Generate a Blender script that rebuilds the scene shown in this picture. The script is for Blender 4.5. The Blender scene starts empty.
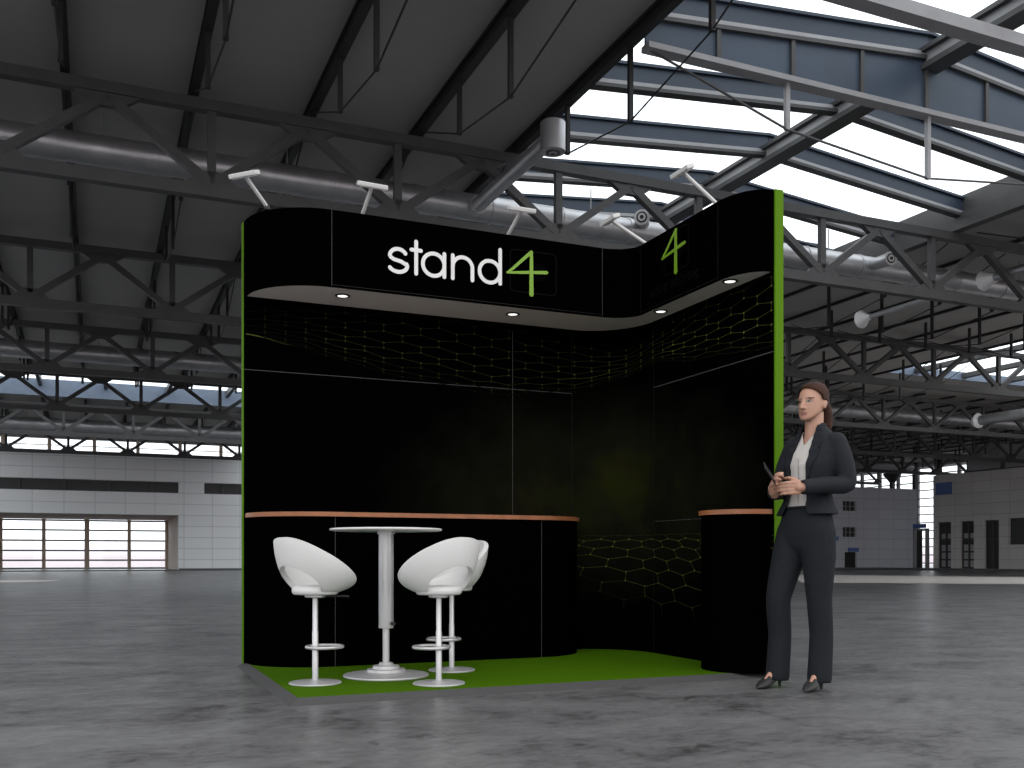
import bpy, bmesh, math, random
from mathutils import Vector, Matrix
random.seed(7)
C = bpy.context.scene.collection
PI = math.pi

# ---------------------------------------------------------------- materials
def mat(name, col, rough=.5, metal=0., vary=.0, scale=6., bump=0., emit=None, spec=.5, coat=0.):
    m = bpy.data.materials.new(name); m.use_nodes = True
    nt = m.node_tree; b = nt.nodes['Principled BSDF']
    b.inputs['Base Color'].default_value = (*col, 1)
    b.inputs['Roughness'].default_value = rough
    b.inputs['Metallic'].default_value = metal
    b.inputs['Specular IOR Level'].default_value = spec
    if coat: b.inputs['Coat Weight'].default_value = coat
    if emit:
        b.inputs['Emission Color'].default_value = (*emit[:3], 1); b.inputs['Emission Strength'].default_value = emit[3]
    if vary or bump:
        tc = nt.nodes.new('ShaderNodeTexCoord'); no = nt.nodes.new('ShaderNodeTexNoise')
        no.inputs['Scale'].default_value = scale; no.inputs['Detail'].default_value = 4
        nt.links.new(tc.outputs['Object'], no.inputs['Vector'])
        if vary:
            r = nt.nodes.new('ShaderNodeValToRGB')
            r.color_ramp.elements[0].position = .3; r.color_ramp.elements[1].position = .7
            r.color_ramp.elements[0].color = (*[c*(1-vary) for c in col], 1)
            r.color_ramp.elements[1].color = (*[min(1, c*(1+vary)) for c in col], 1)
            nt.links.new(no.outputs['Fac'], r.inputs[0]); nt.links.new(r.outputs[0], b.inputs['Base Color'])
        if bump:
            bp = nt.nodes.new('ShaderNodeBump'); bp.inputs['Strength'].default_value = bump; bp.inputs['Distance'].default_value = .02
            nt.links.new(no.outputs['Fac'], bp.inputs['Height']); nt.links.new(bp.outputs[0], b.inputs['Normal'])
    return m

def glass_mat(name, tint=(.93, .96, .98), gloss=.05):
    m = bpy.data.materials.new(name); m.use_nodes = True
    nt = m.node_tree; nt.nodes.clear()
    o = nt.nodes.new('ShaderNodeOutputMaterial'); mx = nt.nodes.new('ShaderNodeMixShader')
    t = nt.nodes.new('ShaderNodeBsdfTransparent'); g = nt.nodes.new('ShaderNodeBsdfGlossy')
    t.inputs[0].default_value = (*tint, 1); g.inputs['Roughness'].default_value = .03
    mx.inputs[0].default_value = gloss
    nt.links.new(t.outputs[0], mx.inputs[1]); nt.links.new(g.outputs[0], mx.inputs[2]); nt.links.new(mx.outputs[0], o.inputs[0])
    return m

def floor_mat():
    m = bpy.data.materials.new('polished_concrete'); m.use_nodes = True
    nt = m.node_tree; b = nt.nodes['Principled BSDF']; N = nt.nodes.new; Lk = nt.links.new
    tc = N('ShaderNodeTexCoord')
    mp = N('ShaderNodeMapping'); mp.inputs['Rotation'].default_value = (0, 0, math.radians(-23)); mp.inputs['Scale'].default_value = (.8, 1.25, 1)
    Lk(tc.outputs['Object'], mp.inputs[0])
    n1 = N('ShaderNodeTexNoise'); n1.inputs['Scale'].default_value = 1.5; n1.inputs['Detail'].default_value = 9; n1.inputs['Roughness'].default_value = .68; n1.inputs['Distortion'].default_value = .6
    Lk(mp.outputs[0], n1.inputs['Vector'])
    n2 = N('ShaderNodeTexNoise'); n2.inputs['Scale'].default_value = 9; n2.inputs['Detail'].default_value = 8; n2.inputs['Roughness'].default_value = .7; n2.inputs['Distortion'].default_value = 1.2
    Lk(mp.outputs[0], n2.inputs['Vector'])
    mx = N('ShaderNodeMix'); mx.inputs[0].default_value = .45
    Lk(n1.outputs['Fac'], mx.inputs[2]); Lk(n2.outputs['Fac'], mx.inputs[3])
    r = N('ShaderNodeValToRGB'); e = r.color_ramp.elements
    e[0].position = .38; e[0].color = (.030, .0305, .032, 1)
    e[1].position = .62; e[1].color = (.155, .157, .162, 1)
    k = e.new(.48); k.color = (.10, .101, .105, 1)
    Lk(mx.outputs[0], r.inputs[0]); Lk(r.outputs[0], b.inputs['Base Color'])
    rr = N('ShaderNodeMapRange'); rr.inputs[1].default_value = .3; rr.inputs[2].default_value = .7; rr.inputs[3].default_value = .42; rr.inputs[4].default_value = .26
    Lk(mx.outputs[0], rr.inputs[0]); Lk(rr.outputs[0], b.inputs['Roughness'])
    bp = N('ShaderNodeBump'); bp.inputs['Strength'].default_value = .06; bp.inputs['Distance'].default_value = .02
    Lk(n2.outputs['Fac'], bp.inputs['Height']); Lk(bp.outputs[0], b.inputs['Normal'])
    b.inputs['Specular IOR Level'].default_value = .4
    return m

def brick_mat(name, c1, c2, joint, sx, sz, axis):
    """cladding tiles, joint lines on a wall along axis x or y"""
    m = bpy.data.materials.new(name); m.use_nodes = True
    nt = m.node_tree; b = nt.nodes['Principled BSDF']; N = nt.nodes.new; Lk = nt.links.new
    g = N('ShaderNodeNewGeometry'); s = N('ShaderNodeSeparateXYZ'); c = N('ShaderNodeCombineXYZ')
    Lk(g.outputs['Position'], s.inputs[0])
    Lk(s.outputs[0 if axis == 'x' else 1], c.inputs[0]); Lk(s.outputs[2], c.inputs[1])
    t = N('ShaderNodeTexBrick'); t.offset = 0; t.inputs['Scale'].default_value = 1
    t.inputs['Color1'].default_value = (*c1, 1); t.inputs['Color2'].default_value = (*c2, 1); t.inputs['Mortar'].default_value = (*joint, 1)
    t.inputs['Brick Width'].default_value = sx; t.inputs['Row Height'].default_value = sz; t.inputs['Mortar Size'].default_value = .022
    Lk(c.outputs[0], t.inputs['Vector']); Lk(t.outputs[0], b.inputs['Base Color'])
    b.inputs['Roughness'].default_value = .6
    return m

def print_mat():
    """black laminate with the faint olive smoke of its print"""
    m = bpy.data.materials.new('printed_black_laminate'); m.use_nodes = True
    nt = m.node_tree; b = nt.nodes['Principled BSDF']; N = nt.nodes.new; Lk = nt.links.new
    g = N('ShaderNodeNewGeometry')
    n = N('ShaderNodeTexNoise'); n.inputs['Scale'].default_value = 2.2; n.inputs['Detail'].default_value = 7; n.inputs['Roughness'].default_value = .62
    Lk(g.outputs['Position'], n.inputs['Vector'])
    sub = N('ShaderNodeVectorMath'); sub.operation = 'SUBTRACT'; sub.inputs[1].default_value = (3.6, 6.5, 1.25)
    Lk(g.outputs['Position'], sub.inputs[0])
    sc = N('ShaderNodeVectorMath'); sc.operation = 'MULTIPLY'; sc.inputs[1].default_value = (.62, .7, 1.25)
    Lk(sub.outputs[0], sc.inputs[0])
    ln = N('ShaderNodeVectorMath'); ln.operation = 'LENGTH'; Lk(sc.outputs[0], ln.inputs[0])
    mr = N('ShaderNodeMapRange'); mr.inputs[1].default_value = 0; mr.inputs[2].default_value = 1.25; mr.inputs[3].default_value = 1; mr.inputs[4].default_value = 0
    Lk(ln.outputs['Value'], mr.inputs[0])
    mul = N('ShaderNodeMath'); mul.operation = 'MULTIPLY'; Lk(mr.outputs[0], mul.inputs[0]); Lk(n.outputs['Fac'], mul.inputs[1])
    r = N('ShaderNodeValToRGB'); e = r.color_ramp.elements
    e[0].position = .05; e[0].color = (.0006, .0006, .0007, 1); e[1].position = .6; e[1].color = (.014, .016, .003, 1)
    k = e.new(.3); k.color = (.006, .0063, .004, 1)
    Lk(mul.outputs[0], r.inputs[0]); Lk(r.outputs[0], b.inputs['Base Color'])
    b.inputs['Roughness'].default_value = .45; b.inputs['Specular IOR Level'].default_value = 0.
    return m

M = dict(
    floor=floor_mat(),
    pale=mat('painted_floor_sunlight', (.62, .58, .545), .5, vary=.12, scale=1.5),
    kerb=mat('dark_kerb_concrete', (.08, .08, .085), .6, vary=.1),
    roof=mat('grey_roof_sheet', (.345, .332, .32), .65, vary=.05, scale=.7),
    steel=mat('dark_painted_steel', (.068, .068, .069), .5, vary=.1, scale=3, spec=.3),
    steel_black=mat('black_painted_steel', (.022, .022, .023), .5, vary=.1, scale=3, spec=.3),
    steel_grey=mat('grey_galvanised_steel', (.3, .3, .31), .45, vary=.08, scale=3),
    blue=mat('steel_with_sky_blue_tint', (.036, .05, .074), .45, vary=.12, scale=1.2, spec=.3),  # blue stands in for sky reflected on the rafter webs
    blue_panel=mat('slate_blue_gable_panel', (.055, .078, .112), .45, vary=.12, scale=1.2, spec=.3),
    blue_pale=mat('pale_blue_upstand', (.16, .205, .28), .5, vary=.08),
    cone=mat('bright_white_cone', (.88, .88, .88), .35),
    duct=mat('galvanised_duct_sheet', (.46, .465, .48), .4, .8, vary=.1, scale=4),
    white_metal=mat('white_painted_metal', (.55, .55, .55), .4),
    cream=mat('cream_painted_mullion', (.62, .5, .4), .5),
    beige=mat('sun_warmed_beige', (.52, .44, .39), .7, vary=.06),
    dark=mat('dark_tinted_panel', (.02, .02, .021), .3, vary=.1),
    clad_x=brick_mat('white_cladding_tiles', (.84, .845, .85), (.80, .81, .82), (.6, .61, .62), 1.53, .62, 'x'),
    clad_box=brick_mat('blue_grey_cladding_tiles', (.54, .55, .60), (.50, .51, .57), (.4, .41, .44), 1.2, .62, 'x'),
    clad_y=brick_mat('warm_grey_cladding_tiles', (.56, .54, .52), (.51, .49, .475), (.4, .385, .37), 1.2, .62, 'y'),
    glass=glass_mat('clear_glazing'),
    sign_blue=mat('blue_sign_board', (.07, .14, .36), .5),
    laminate=print_mat(),
    black=mat('black_laminate', (.0006, .0006, .0007), .5, spec=0.),
    green=mat('lime_green_edge', (.068, .165, .0003), .6, spec=.1),
    carpet=mat('green_carpet', (.042, .104, .0003), .95, vary=.18, scale=120, bump=.3, spec=.05),
    alu=mat('brushed_aluminium_trim', (.07, .07, .073), .5, .2, vary=.06, scale=30),
    joint=mat('grey_joint_profile', (.042, .042, .044), .5, spec=.1),
    joint_dim=mat('dim_joint_profile', (.009, .009, .0095), .5, spec=.1),
    soffit=mat('warm_grey_soffit', (.72, .70, .68), .6, vary=.03, scale=4),
    lens=mat('lit_lamp_lens', (.9, .9, .88), .3, emit=(1, .98, .92, 1.3)),
    wood=mat('cherry_wood_edge', (.25, .09, .035), .5, vary=.18, scale=14),
    satin=mat('satin_steel_plate', (.42, .42, .43), .4, .35, vary=.03, scale=20),
    chrome=mat('brushed_chrome', (.5, .5, .51), .36, .55),
    white_shell=mat('white_moulded_shell', (.60, .60, .60), .4, vary=.015, scale=8, spec=.3),
    white_pad=mat('white_leatherette', (.58, .58, .58), .45, bump=.04, scale=60),
    white_top=mat('white_laminate', (.64, .64, .63), .3),
    rubber=mat('black_rubber', (.01, .01, .01), .6),
    letter=mat('white_lettering', (.62, .62, .62), .5),
    letter_green=mat('green_lettering', (.145, .29, .008), .5),
    letter_dim=mat('dim_grey_lettering', (.003, .003, .0034), .5, spec=.05),
    tile=mat('black_glossy_emblem_tile', (.0005, .0005, .0007), .4, spec=0.),
    tile_glow=mat('dark_grey_emblem_highlight', (.0016, .0016, .0021), .4, spec=0.),
    tile_edge=mat('emblem_outline_grey', (.006, .006, .0065), .5, spec=0.),
)
NETC = [(.0022, .0025, .0008), (.0055, .0062, .0018), (.013, .0148, .004), (.027, .031, .008), (.062, .074, .016)]
NETM = [mat('olive_print_tone_%s' % w, c, .6, spec=.02) for w, c in zip(('faint', 'dim', 'soft', 'clear', 'bright'), NETC)]

# ---------------------------------------------------------------- mesh builder
class MB:
    def __init__(s): s.v = []; s.f = []; s.m = []
    def add(s, vs, fs, m=0):
        n = len(s.v); s.v += [tuple(v) for v in vs]; s.f += [tuple(i+n for i in f) for f in fs]; s.m += [m]*len(fs); return s
    def box(s, x0, x1, y0, y1, z0, z1, m=0):
        return s.add([(x, y, z) for z in (z0, z1) for y in (y0, y1) for x in (x0, x1)],
                     [(0, 2, 3, 1), (4, 5, 7, 6), (0, 1, 5, 4), (1, 3, 7, 5), (3, 2, 6, 7), (2, 0, 4, 6)], m)
    def bar(s, p, q, w, h, up=(0, 0, 1), m=0):
        p, q = Vector(p), Vector(q); d = (q-p).normalized(); u = Vector(up)
        if abs(d.dot(u)) > .99: u = Vector((0, 1, 0))
        a = d.cross(u).normalized(); b = a.cross(d).normalized()
        vs = [e + a*w/2*i + b*h/2*j for e in (p, q) for j in (-1, 1) for i in (-1, 1)]
        return s.add(vs, [(0, 1, 3, 2), (4, 6, 7, 5), (0, 4, 5, 1), (1, 5, 7, 3), (3, 7, 6, 2), (2, 6, 4, 0)], m)
    def tube(s, pts, rad, n=12, closed=False, m=0, cap=True):
        pts = [Vector(p) for p in pts]; k = len(pts)
        rad = rad if isinstance(rad, (list, tuple)) else [rad]*k
        vs = []; ref = None
        for i, p in enumerate(pts):
            a = pts[(i-1) % k] if (closed or i) else p
            b = pts[(i+1) % k] if (closed or i < k-1) else p
            t = (b-a).normalized()
            if ref is None:
                ref = t.orthogonal().normalized()
            else:
                ref = (ref - t*ref.dot(t)).normalized()
            c = t.cross(ref)
            vs += [p + (ref*math.cos(2*PI*j/n) + c*math.sin(2*PI*j/n))*rad[i] for j in range(n)]
        fs = []
        for i in range(k if closed else k-1):
            a, b = i*n, ((i+1) % k)*n
            fs += [(a+j, a+(j+1) % n, b+(j+1) % n, b+j) for j in range(n)]
        if cap and not closed:
            fs += [tuple(reversed(range(n))), tuple(range((k-1)*n, k*n))]
        return s.add(vs, fs, m)
    def lathe(s, prof, n=32, o=(0, 0, 0), m=0):
        """prof: (r, z) from bottom to top, closed with caps where r > 0"""
        vs = []; fs = []
        for r, z in prof: vs += [(o[0]+r*math.cos(2*PI*j/n), o[1]+r*math.sin(2*PI*j/n), o[2]+z) for j in range(n)]
        for i in range(len(prof)-1):
            fs += [(i*n+j, i*n+(j+1) % n, (i+1)*n+(j+1) % n, (i+1)*n+j) for j in range(n)]
        fs += [tuple(reversed(range(n))), tuple(range((len(prof)-1)*n, len(prof)*n))]
        return s.add(vs, fs, m)
    def prism(s, poly, z0, z1, m=0):
        n = len(poly)
        vs = [(x, y, z0) for x, y in poly] + [(x, y, z1) for x, y in poly]
        return s.add(vs, [tuple(reversed(range(n))), tuple(range(n, 2*n))] + [(i, (i+1) % n, n+(i+1) % n, n+i) for i in range(n)], m)
    def strip(s, path, z0, z1, th=0., m=0, side=1):
        """vertical sheet following a plan path, thickened to its left (side=1) or right"""
        k = len(path); off = []
        for i in range(k):
            a = Vector(path[max(0, i-1)]); b = Vector(path[min(k-1, i+1)]); t = (b-a).normalized()
            off.append(Vector(path[i]) + Vector((-t.y, t.x))*th*side)
        poly = [tuple(p) for p in path] + [tuple(p) for p in reversed(off)]
        vs = [(x, y, z0) for x, y in poly] + [(x, y, z1) for x, y in poly]; n = 2*k
        fs = [(i, (i+1) % n, n+(i+1) % n, n+i) for i in range(n)]
        for i in range(k-1):
            j = n-1-i
            fs += [(i, j, j-1, i+1), (n+i, n+i+1, n+j-1, n+j)]
        return s.add(vs, fs, m)
    def sphere(s, c, r, n=12, k=8, m=0):
        c = Vector(c); r = (r, r, r) if not isinstance(r, (tuple, list)) else r
        vs = []
        for i in range(1, k):
            a = PI*i/k
            vs += [(c.x+r[0]*math.sin(a)*math.cos(2*PI*j/n), c.y+r[1]*math.sin(a)*math.sin(2*PI*j/n), c.z-r[2]*math.cos(a)) for j in range(n)]
        fs = [(i*n+j, i*n+(j+1) % n, (i+1)*n+(j+1) % n, (i+1)*n+j) for i in range(k-2) for j in range(n)]
        vs += [(c.x, c.y, c.z-r[2]), (c.x, c.y, c.z+r[2])]; b, t = len(vs)-2, len(vs)-1
        fs += [(b, (j+1) % n, j) for j in range(n)] + [(t, (k-2)*n+j, (k-2)*n+(j+1) % n) for j in range(n)]
        return s.add(vs, fs, m)
    def mesh(s, name, mats, smooth=None):
        me = bpy.data.meshes.new(name); me.from_pydata(s.v, [], s.f); me.validate()
        for m in (mats if isinstance(mats, (list, tuple)) else [mats]): me.materials.append(m)
        if len(me.polygons) == len(s.m): me.polygons.foreach_set('material_index', s.m)
        bm = bmesh.new(); bm.from_mesh(me); bmesh.ops.recalc_face_normals(bm, faces=bm.faces); bm.to_mesh(me); bm.free()
        if smooth is not None:
            me.polygons.foreach_set('use_smooth', [True]*len(me.polygons)); me.set_sharp_from_angle(angle=math.radians(smooth))
        me.update(); return me
    def obj(s, name, mats, parent=None, smooth=None, bevel=0.):
        o = bpy.data.objects.new(name, s.mesh(name, mats, smooth)); C.objects.link(o)
        if parent: o.parent = parent
        if bevel:
            b = o.modifiers.new('bevel', 'BEVEL'); b.width = bevel; b.segments = 2; b.limit_method = 'ANGLE'
        return o

def put(name, me, parent=None, loc=(0, 0, 0)):
    o = bpy.data.objects.new(name, me); C.objects.link(o); o.location = loc
    if parent: o.parent = parent
    return o
def tag(o, label, cat, group=None, kind=None):
    if label: o['label'] = label
    if cat: o['category'] = cat
    if group: o['group'] = group
    if kind: o['kind'] = kind
    return o
def thing(name, label, cat, loc=(0, 0, 0), rz=0., group=None):
    o = bpy.data.objects.new(name, None); C.objects.link(o); o.location = loc; o.rotation_euler = (0, 0, rz)
    o.empty_display_size = .1
    return tag(o, label, cat, group)
def dup(root, loc, rz=None, label=None, group=None):
    r = root.copy(); C.objects.link(r); r.location = loc
    if rz is not None: r.rotation_euler = (0, 0, rz)
    if label: r['label'] = label
    if group: r['group'] = group
    for ch in list(root.children):
        c = ch.copy(); C.objects.link(c); c.parent = r
        for g in list(ch.children):
            d = g.copy(); C.objects.link(d); d.parent = c
    return r
def structure(o, label=None):
    o['kind'] = 'structure'
    if label: o['label'] = label
    return o
def arc(cx, cy, rx, ry, a0, a1, n=14):
    return [(cx+rx*math.cos(math.radians(a0+(a1-a0)*i/n)), cy+ry*math.sin(math.radians(a0+(a1-a0)*i/n))) for i in range(n+1)]
# ================================================================= exhibition stand
ZP = .03                                    # platform height
plat = thing('carpet_platform', 'low green carpeted platform under the black exhibition stand', 'platform', (0, 0, 0))
MB().box(.966, 3.97, 5.06, 6.93, .004, ZP).obj('carpet', M['carpet'], plat)
fr = MB().add([(.907, 4.97, 0), (3.99, 4.97, 0), (3.945, 5.06, ZP), (.966, 5.06, ZP), (.966, 5.06, 0), (3.945, 5.06, 0)],
              [(0, 1, 2, 3), (0, 4, 5, 1), (3, 2, 5, 4), (0, 3, 4), (1, 5, 2)]).obj('edge_trim', M['alu'], plat)
MB().add([(.907, 4.97, 0), (.907, 6.95, 0), (.966, 6.95, ZP), (.966, 5.06, ZP), (.966, 5.06, 0), (.966, 6.95, 0)],
         [(0, 3, 2, 1), (0, 1, 5, 4), (3, 4, 5, 2), (0, 4, 3), (1, 2, 5)]).obj('edge_trim', M['alu'], plat)

# ---- display wall
WX0, WY, WX1, WYE, ZT = .94, 6.85, 3.91, 4.93, 3.06
corner = arc(3.46, 6.36, .45, .49, 90, 0, 20)
wall = thing('display_wall', 'tall black printed L-shaped display wall with lime green ends', 'display wall', (0, 0, 0))
TH = .055
rows = [(ZP, 1.03), (1.03, 2.05), (2.05, ZT)]
for (a, b) in ((.94, 2.95), (2.95, 3.46)):
    for z0, z1 in rows: MB().box(a, b, WY, WY+TH, z0, z1).obj('wall_panel', M['laminate'], wall)
MB().strip(corner, ZP, ZT, TH, side=1).obj('wall_panel', M['laminate'], wall, smooth=40)
for z0, z1 in rows: MB().box(WX1, WX1+TH, WYE, 6.36, z0, z1).obj('wall_panel', M['laminate'], wall)
for g in (MB().box(.931, .94, WY+.004, WY+TH, ZP, ZT), MB().box(WX1-.005, WX1+TH+.003, WYE-.012, WYE, ZP, ZT)):
    g.obj('edge_trim', M['green'], wall)['label'] = 'lime green end strip'
e = .0012
MB().box(.94, 3.46, WY-e, WY, 2.0475, 2.0525).obj('joint_strip', M['joint'], wall)
MB().box(2.9475, 2.9515, WY-e, WY, 1.07, 2.5).obj('joint_strip', M['joint'], wall)
MB().box(3.458, 3.4615, WY-e, WY, ZP, 2.5).obj('joint_strip', M['joint_dim'], wall)
MB().box(WX1-e, WX1, 6.358, 6.362, ZP, 2.5).obj('joint_strip', M['joint_dim'], wall)
MB().box(WX1-e, WX1, WYE, 6.36, 2.0465, 2.0535).obj('joint_strip', M['joint'], wall)
MB().box(WX1-e, WX1, 5.46, 6.36, 1.0275, 1.0325).obj('joint_strip', M['joint'], wall)

# ---- honeycomb print following the wall
path = [(.94, 6.85), (3.46, 6.85)] + corner[1:] + [(3.91, 4.93)]
cum = [0.]
for a, b in zip(path, path[1:]): cum.append(cum[-1] + math.hypot(b[0]-a[0], b[1]-a[1]))
SMAX = cum[-1]
def on_wall(s, off):
    s = min(max(s, .004), SMAX-.004)
    for i in range(len(path)-1):
        if s <= cum[i+1]:
            t = (s-cum[i])/(cum[i+1]-cum[i]); a, b = Vector(path[i]), Vector(path[i+1]); p = a.lerp(b, t)
            d = (b-a).normalized(); n = Vector((d.y, -d.x)); return p + n*off
    return Vector(path[-1])
def interp(tab, x):
    for (a, u), (b, v) in zip(tab, tab[1:]):
        if x <= b:
            t = max(0., (x-a)/(b-a)); t = t*t*(3-2*t); return u+(v-u)*t
    return tab[-1][1]
net = MB()
def seg(a, b, w, lev):
    n = max(1, int(math.hypot(a[0]-b[0], a[1]-b[1])/.06)); pr_ = None
    dx, dz = b[0]-a[0], b[1]-a[1]; L = math.hypot(dx, dz) or 1; nx, nz = -dz/L*w/2, dx/L*w/2
    for i in range(n):
        q = []
        for t in (i/n, (i+1)/n):
            s, z = a[0]+dx*t, a[1]+dz*t
            for sg in (1, -1):
                p = on_wall(s+nx*sg, .0022); q.append((p.x, p.y, z+nz*sg))
        net.add(q, [(0, 1, 3, 2)], lev)
def dot(a, r, lev):
    p = on_wall(a[0], .0026); q = on_wall(min(a[0]+.01, SMAX), .0026); d = (q-p).normalized() if (q-p).length > 1e-6 else Vector((0, -1))
    net.add([(p.x+d.x*r*math.cos(k*PI/4), p.y+d.y*r*math.cos(k*PI/4), a[1]+r*math.sin(k*PI/4)) for k in range(8)], [tuple(range(8))], lev)
Z0 = [(0, 2.290), (.38, 2.235), (.7, 2.165), (1.1, 2.08), (1.9, 2.00), (2.5, 2.06), (2.9, 2.16), (3.25, 2.24), (3.9, 2.15), (4.7, 2.08)]
SP = [(0, .18), (.35, .28), (.7, .38), (1.1, .52), (1.9, .58), (2.5, .42), (2.9, .24), (3.25, .22), (3.9, .46), (4.7, .62)]
def up(i, j):                              # lattice -> wall
    s = i; 
    return (s, interp(Z0, s) + interp(SP, s)*(j/9.)**1.35)
def ulev(s, j):
    f = interp([(0, .05), (.3, .14), (.7, .42), (1.5, .5), (2.6, .62), (3.1, .6), (3.9, .72), (4.7, .75)], s)*interp([(0, .2), (1.5, .5), (3.5, 1.), (6.5, .8), (9.5, .35)], j)
    return 0 if f < .16 else 1 if f < .34 else 2 if f < .6 else 3
def honey(fn, lev, i0, i1, n, rows_, w, zmax, zmin, dots=True, shear=0.):
    W = (i1-i0)/n
    for j in range(rows_):
        for i in range(n):
            # hexagon rows: zigzag between j and j+1/3, uprights to the next row
            off = (j % 2)*.5
            A = fn(i0+(i+off)*W + shear*j, j); B = fn(i0+(i+off+.5)*W + shear*j, j+.34); D = fn(i0+(i+off+1)*W + shear*j, j)
            U = fn(i0+(i+off+.5)*W + shear*(j+1), j+1)
            for a, b in ((A, B), (B, D), (B, U)):
                if max(a[0], b[0]) < .01 or min(a[0], b[0]) > SMAX-.012 or max(a[1], b[1]) > zmax or min(a[1], b[1]) < zmin: continue
                if a[0] > b[0]: a, b = b, a
                if a[0] < .01: t = (.01-a[0])/(b[0]-a[0]); a = (.01, a[1]+(b[1]-a[1])*t)
                if b[0] > SMAX-.012: t = (SMAX-.012-a[0])/(b[0]-a[0]); b = (SMAX-.012, a[1]+(b[1]-a[1])*t)
                l = lev((a[0]+b[0])/2, j+.3)
                if l is None: continue
                seg(a, b, w, max(0, l-(1 if (a, b) == (B, U) and False else 0)))
            if dots and .02 < B[0] < SMAX-.02 and zmin < B[1] < zmax:
                l = lev(B[0], j)
                if l is not None: dot(B, .0078, min(4, l+1))
            if dots and .02 < A[0] < SMAX-.02 and zmin < A[1] < zmax:
                l = lev(A[0], j)
                if l is not None: dot(A, .0078, min(4, l+1))
honey(up, ulev, .0, 4.8, 17, 9, .0042, 2.62, 2.0)
for k in range(9):                          # the bright crest at the left end
    seg((.012+.04*k, interp(Z0, .012+.04*k)+.004), (.012+.04*(k+1), interp(Z0, .012+.04*(k+1))+.004), .007-.0004*k, 4 if k < 5 else 3)
def low(s, j):
    g = interp([(2.4, .80), (3.0, .95), (3.6, 1.0), (4.7, .95)], s)
    return (s, .93-.62*g*(j/7.)**1.5)
def llev(s, j):
    f = interp([(2.3, .2), (2.65, .75), (3.2, 1.), (4.7, .9)], s)*interp([(0, .2), (.8, .7), (1.5, 1.), (5., .85), (5.9, .4), (6.9, .08)], j)*interp([(2.5, 1. if j < 4.6 else .4), (3.4, 1.)], s)
    return None if f < .05 else 0 if f < .14 else 1 if f < .26 else 2 if f < .5 else 3
def lowx(i, j):
    c = 3.05
    return low(c + (i-c)*(1+.17*j), j)
honey(lowx, llev, 2.1, 4.7, 13, 7, .0058, .97, .2)
for r in range(5):
    for i in range(34):
        s = 2.2+.072*i+(r % 2)*.036
        if s < SMAX-.03: dot((s, .96+.035*r), .0055-.0006*r, 2 if r < 2 else 1)
net.obj('honeycomb_print', NETM, wall)['label'] = 'olive green honeycomb network print'

# ---- header canopy
ZB = 2.55
fL = arc(1.44, 6.85, .5, .48, 180, 270, 18)                # left return to the front
fC = arc(3.47, 6.20, .23, .17, 90, 0, 14)                   # inner bend
fR = [(3.70+.207*(1-math.cos(t*PI/2/12)), 5.235-.30*math.sin(t*PI/2/12)) for t in range(13)]
can = thing('header_canopy', 'black curved fascia header with white and green logo above the stand', 'header', (0, 0, 0))
segs = [fL, [(1.44, 6.37), (3.47, 6.37)], fC, [(3.70, 6.20), (3.70, 5.235)], fR]
for p in segs: MB().strip(p, ZB, ZT, .018, side=1).obj('fascia_panel', M['black'], can, smooth=40)
for p in ((1.44, 6.37), (3.47, 6.37)):
    MB().box(p[0]-.0018, p[0]+.0018, p[1]-.0015, p[1], ZB+.005, ZT).obj('joint_strip', M['joint'], can)
for p in ((3.70, 6.20), (3.70, 5.235)):
    MB().box(p[0]-.0015, p[0], p[1]-.0018, p[1]+.0018, ZB+.005, ZT).obj('joint_strip', M['joint_dim'], can)
MB().box(1.44, 3.47, 6.3685, 6.37, ZB+.012, ZB+.0155).obj('joint_strip', M['joint_dim'], can)
MB().box(3.6985, 3.70, 5.235, 6.20, ZB+.012, ZB+.0155).obj('joint_strip', M['joint_dim'], can)
out = fL + fC + fR
front = [tuple(p) for p in out]
back = [(3.908, 4.935), (3.908, 6.36)] + list(reversed(corner))[1:] + [(.945, 6.848)]
def inset(pts, d): 
    r = []
    for i, p in enumerate(pts):
        a, b = Vector(pts[max(0, i-1)]), Vector(pts[min(len(pts)-1, i+1)]); t = (b-a).normalized(); r.append((p[0]-t.y*d, p[1]+t.x*d))
    return r
poly = inset(front, .016) + back[1:-1]
MB().prism(poly, ZB+.004, ZB+.016).obj('soffit', M['soffit'], can)
MB().prism(poly, ZT-.03, ZT-.015).obj('canopy_top', M['black'], can)

# lettering: round-ended strokes standing 4 mm proud of the fascia
def stroke(mb, pts, w, place, th=.004, m=0, widths=None):
    n = len(pts); L = []; R = []
    for i in range(n):
        a = Vector(pts[max(0, i-1)]); b = Vector(pts[min(n-1, i+1)]); t = (b-a).normalized(); nn = Vector((-t.y, t.x))
        ww = (widths[i] if widths else w)/2
        L.append(Vector(pts[i])+nn*ww); R.append(Vector(pts[i])-nn*ww)
    def cap(c, d, ww):
        a0 = math.atan2(d.y, d.x); return [Vector(c)+Vector((math.cos(a0+PI/2-PI*k/8), math.sin(a0+PI/2-PI*k/8)))*ww for k in range(1, 8)]
    w0 = (widths[0] if widths else w)/2; w1 = (widths[-1] if widths else w)/2
    ce = cap(pts[-1], Vector(pts[-1])-Vector(pts[-2]), w1); cs = cap(pts[0], Vector(pts[0])-Vector(pts[1]), w0)
    for i in range(n-1):
        q = [L[i], R[i], R[i+1], L[i+1]]
        mb.add([place(p.x, p.y, th) for p in q] + [place(p.x, p.y, 0) for p in q], [(0, 1, 2, 3), (0, 4, 5, 1), (2, 6, 7, 3), (1, 5, 6, 2), (3, 7, 4, 0)], m)
    for poly in ([L[-1]]+ce+[R[-1]], [R[0]]+cs+[L[0]]):
        k = len(poly)
        mb.add([place(p.x, p.y, th) for p in poly] + [place(p.x, p.y, 0) for p in poly], [tuple(range(k))] + [(i, i+1, k+i+1, k+i) for i in range(k-1)], m)
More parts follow.
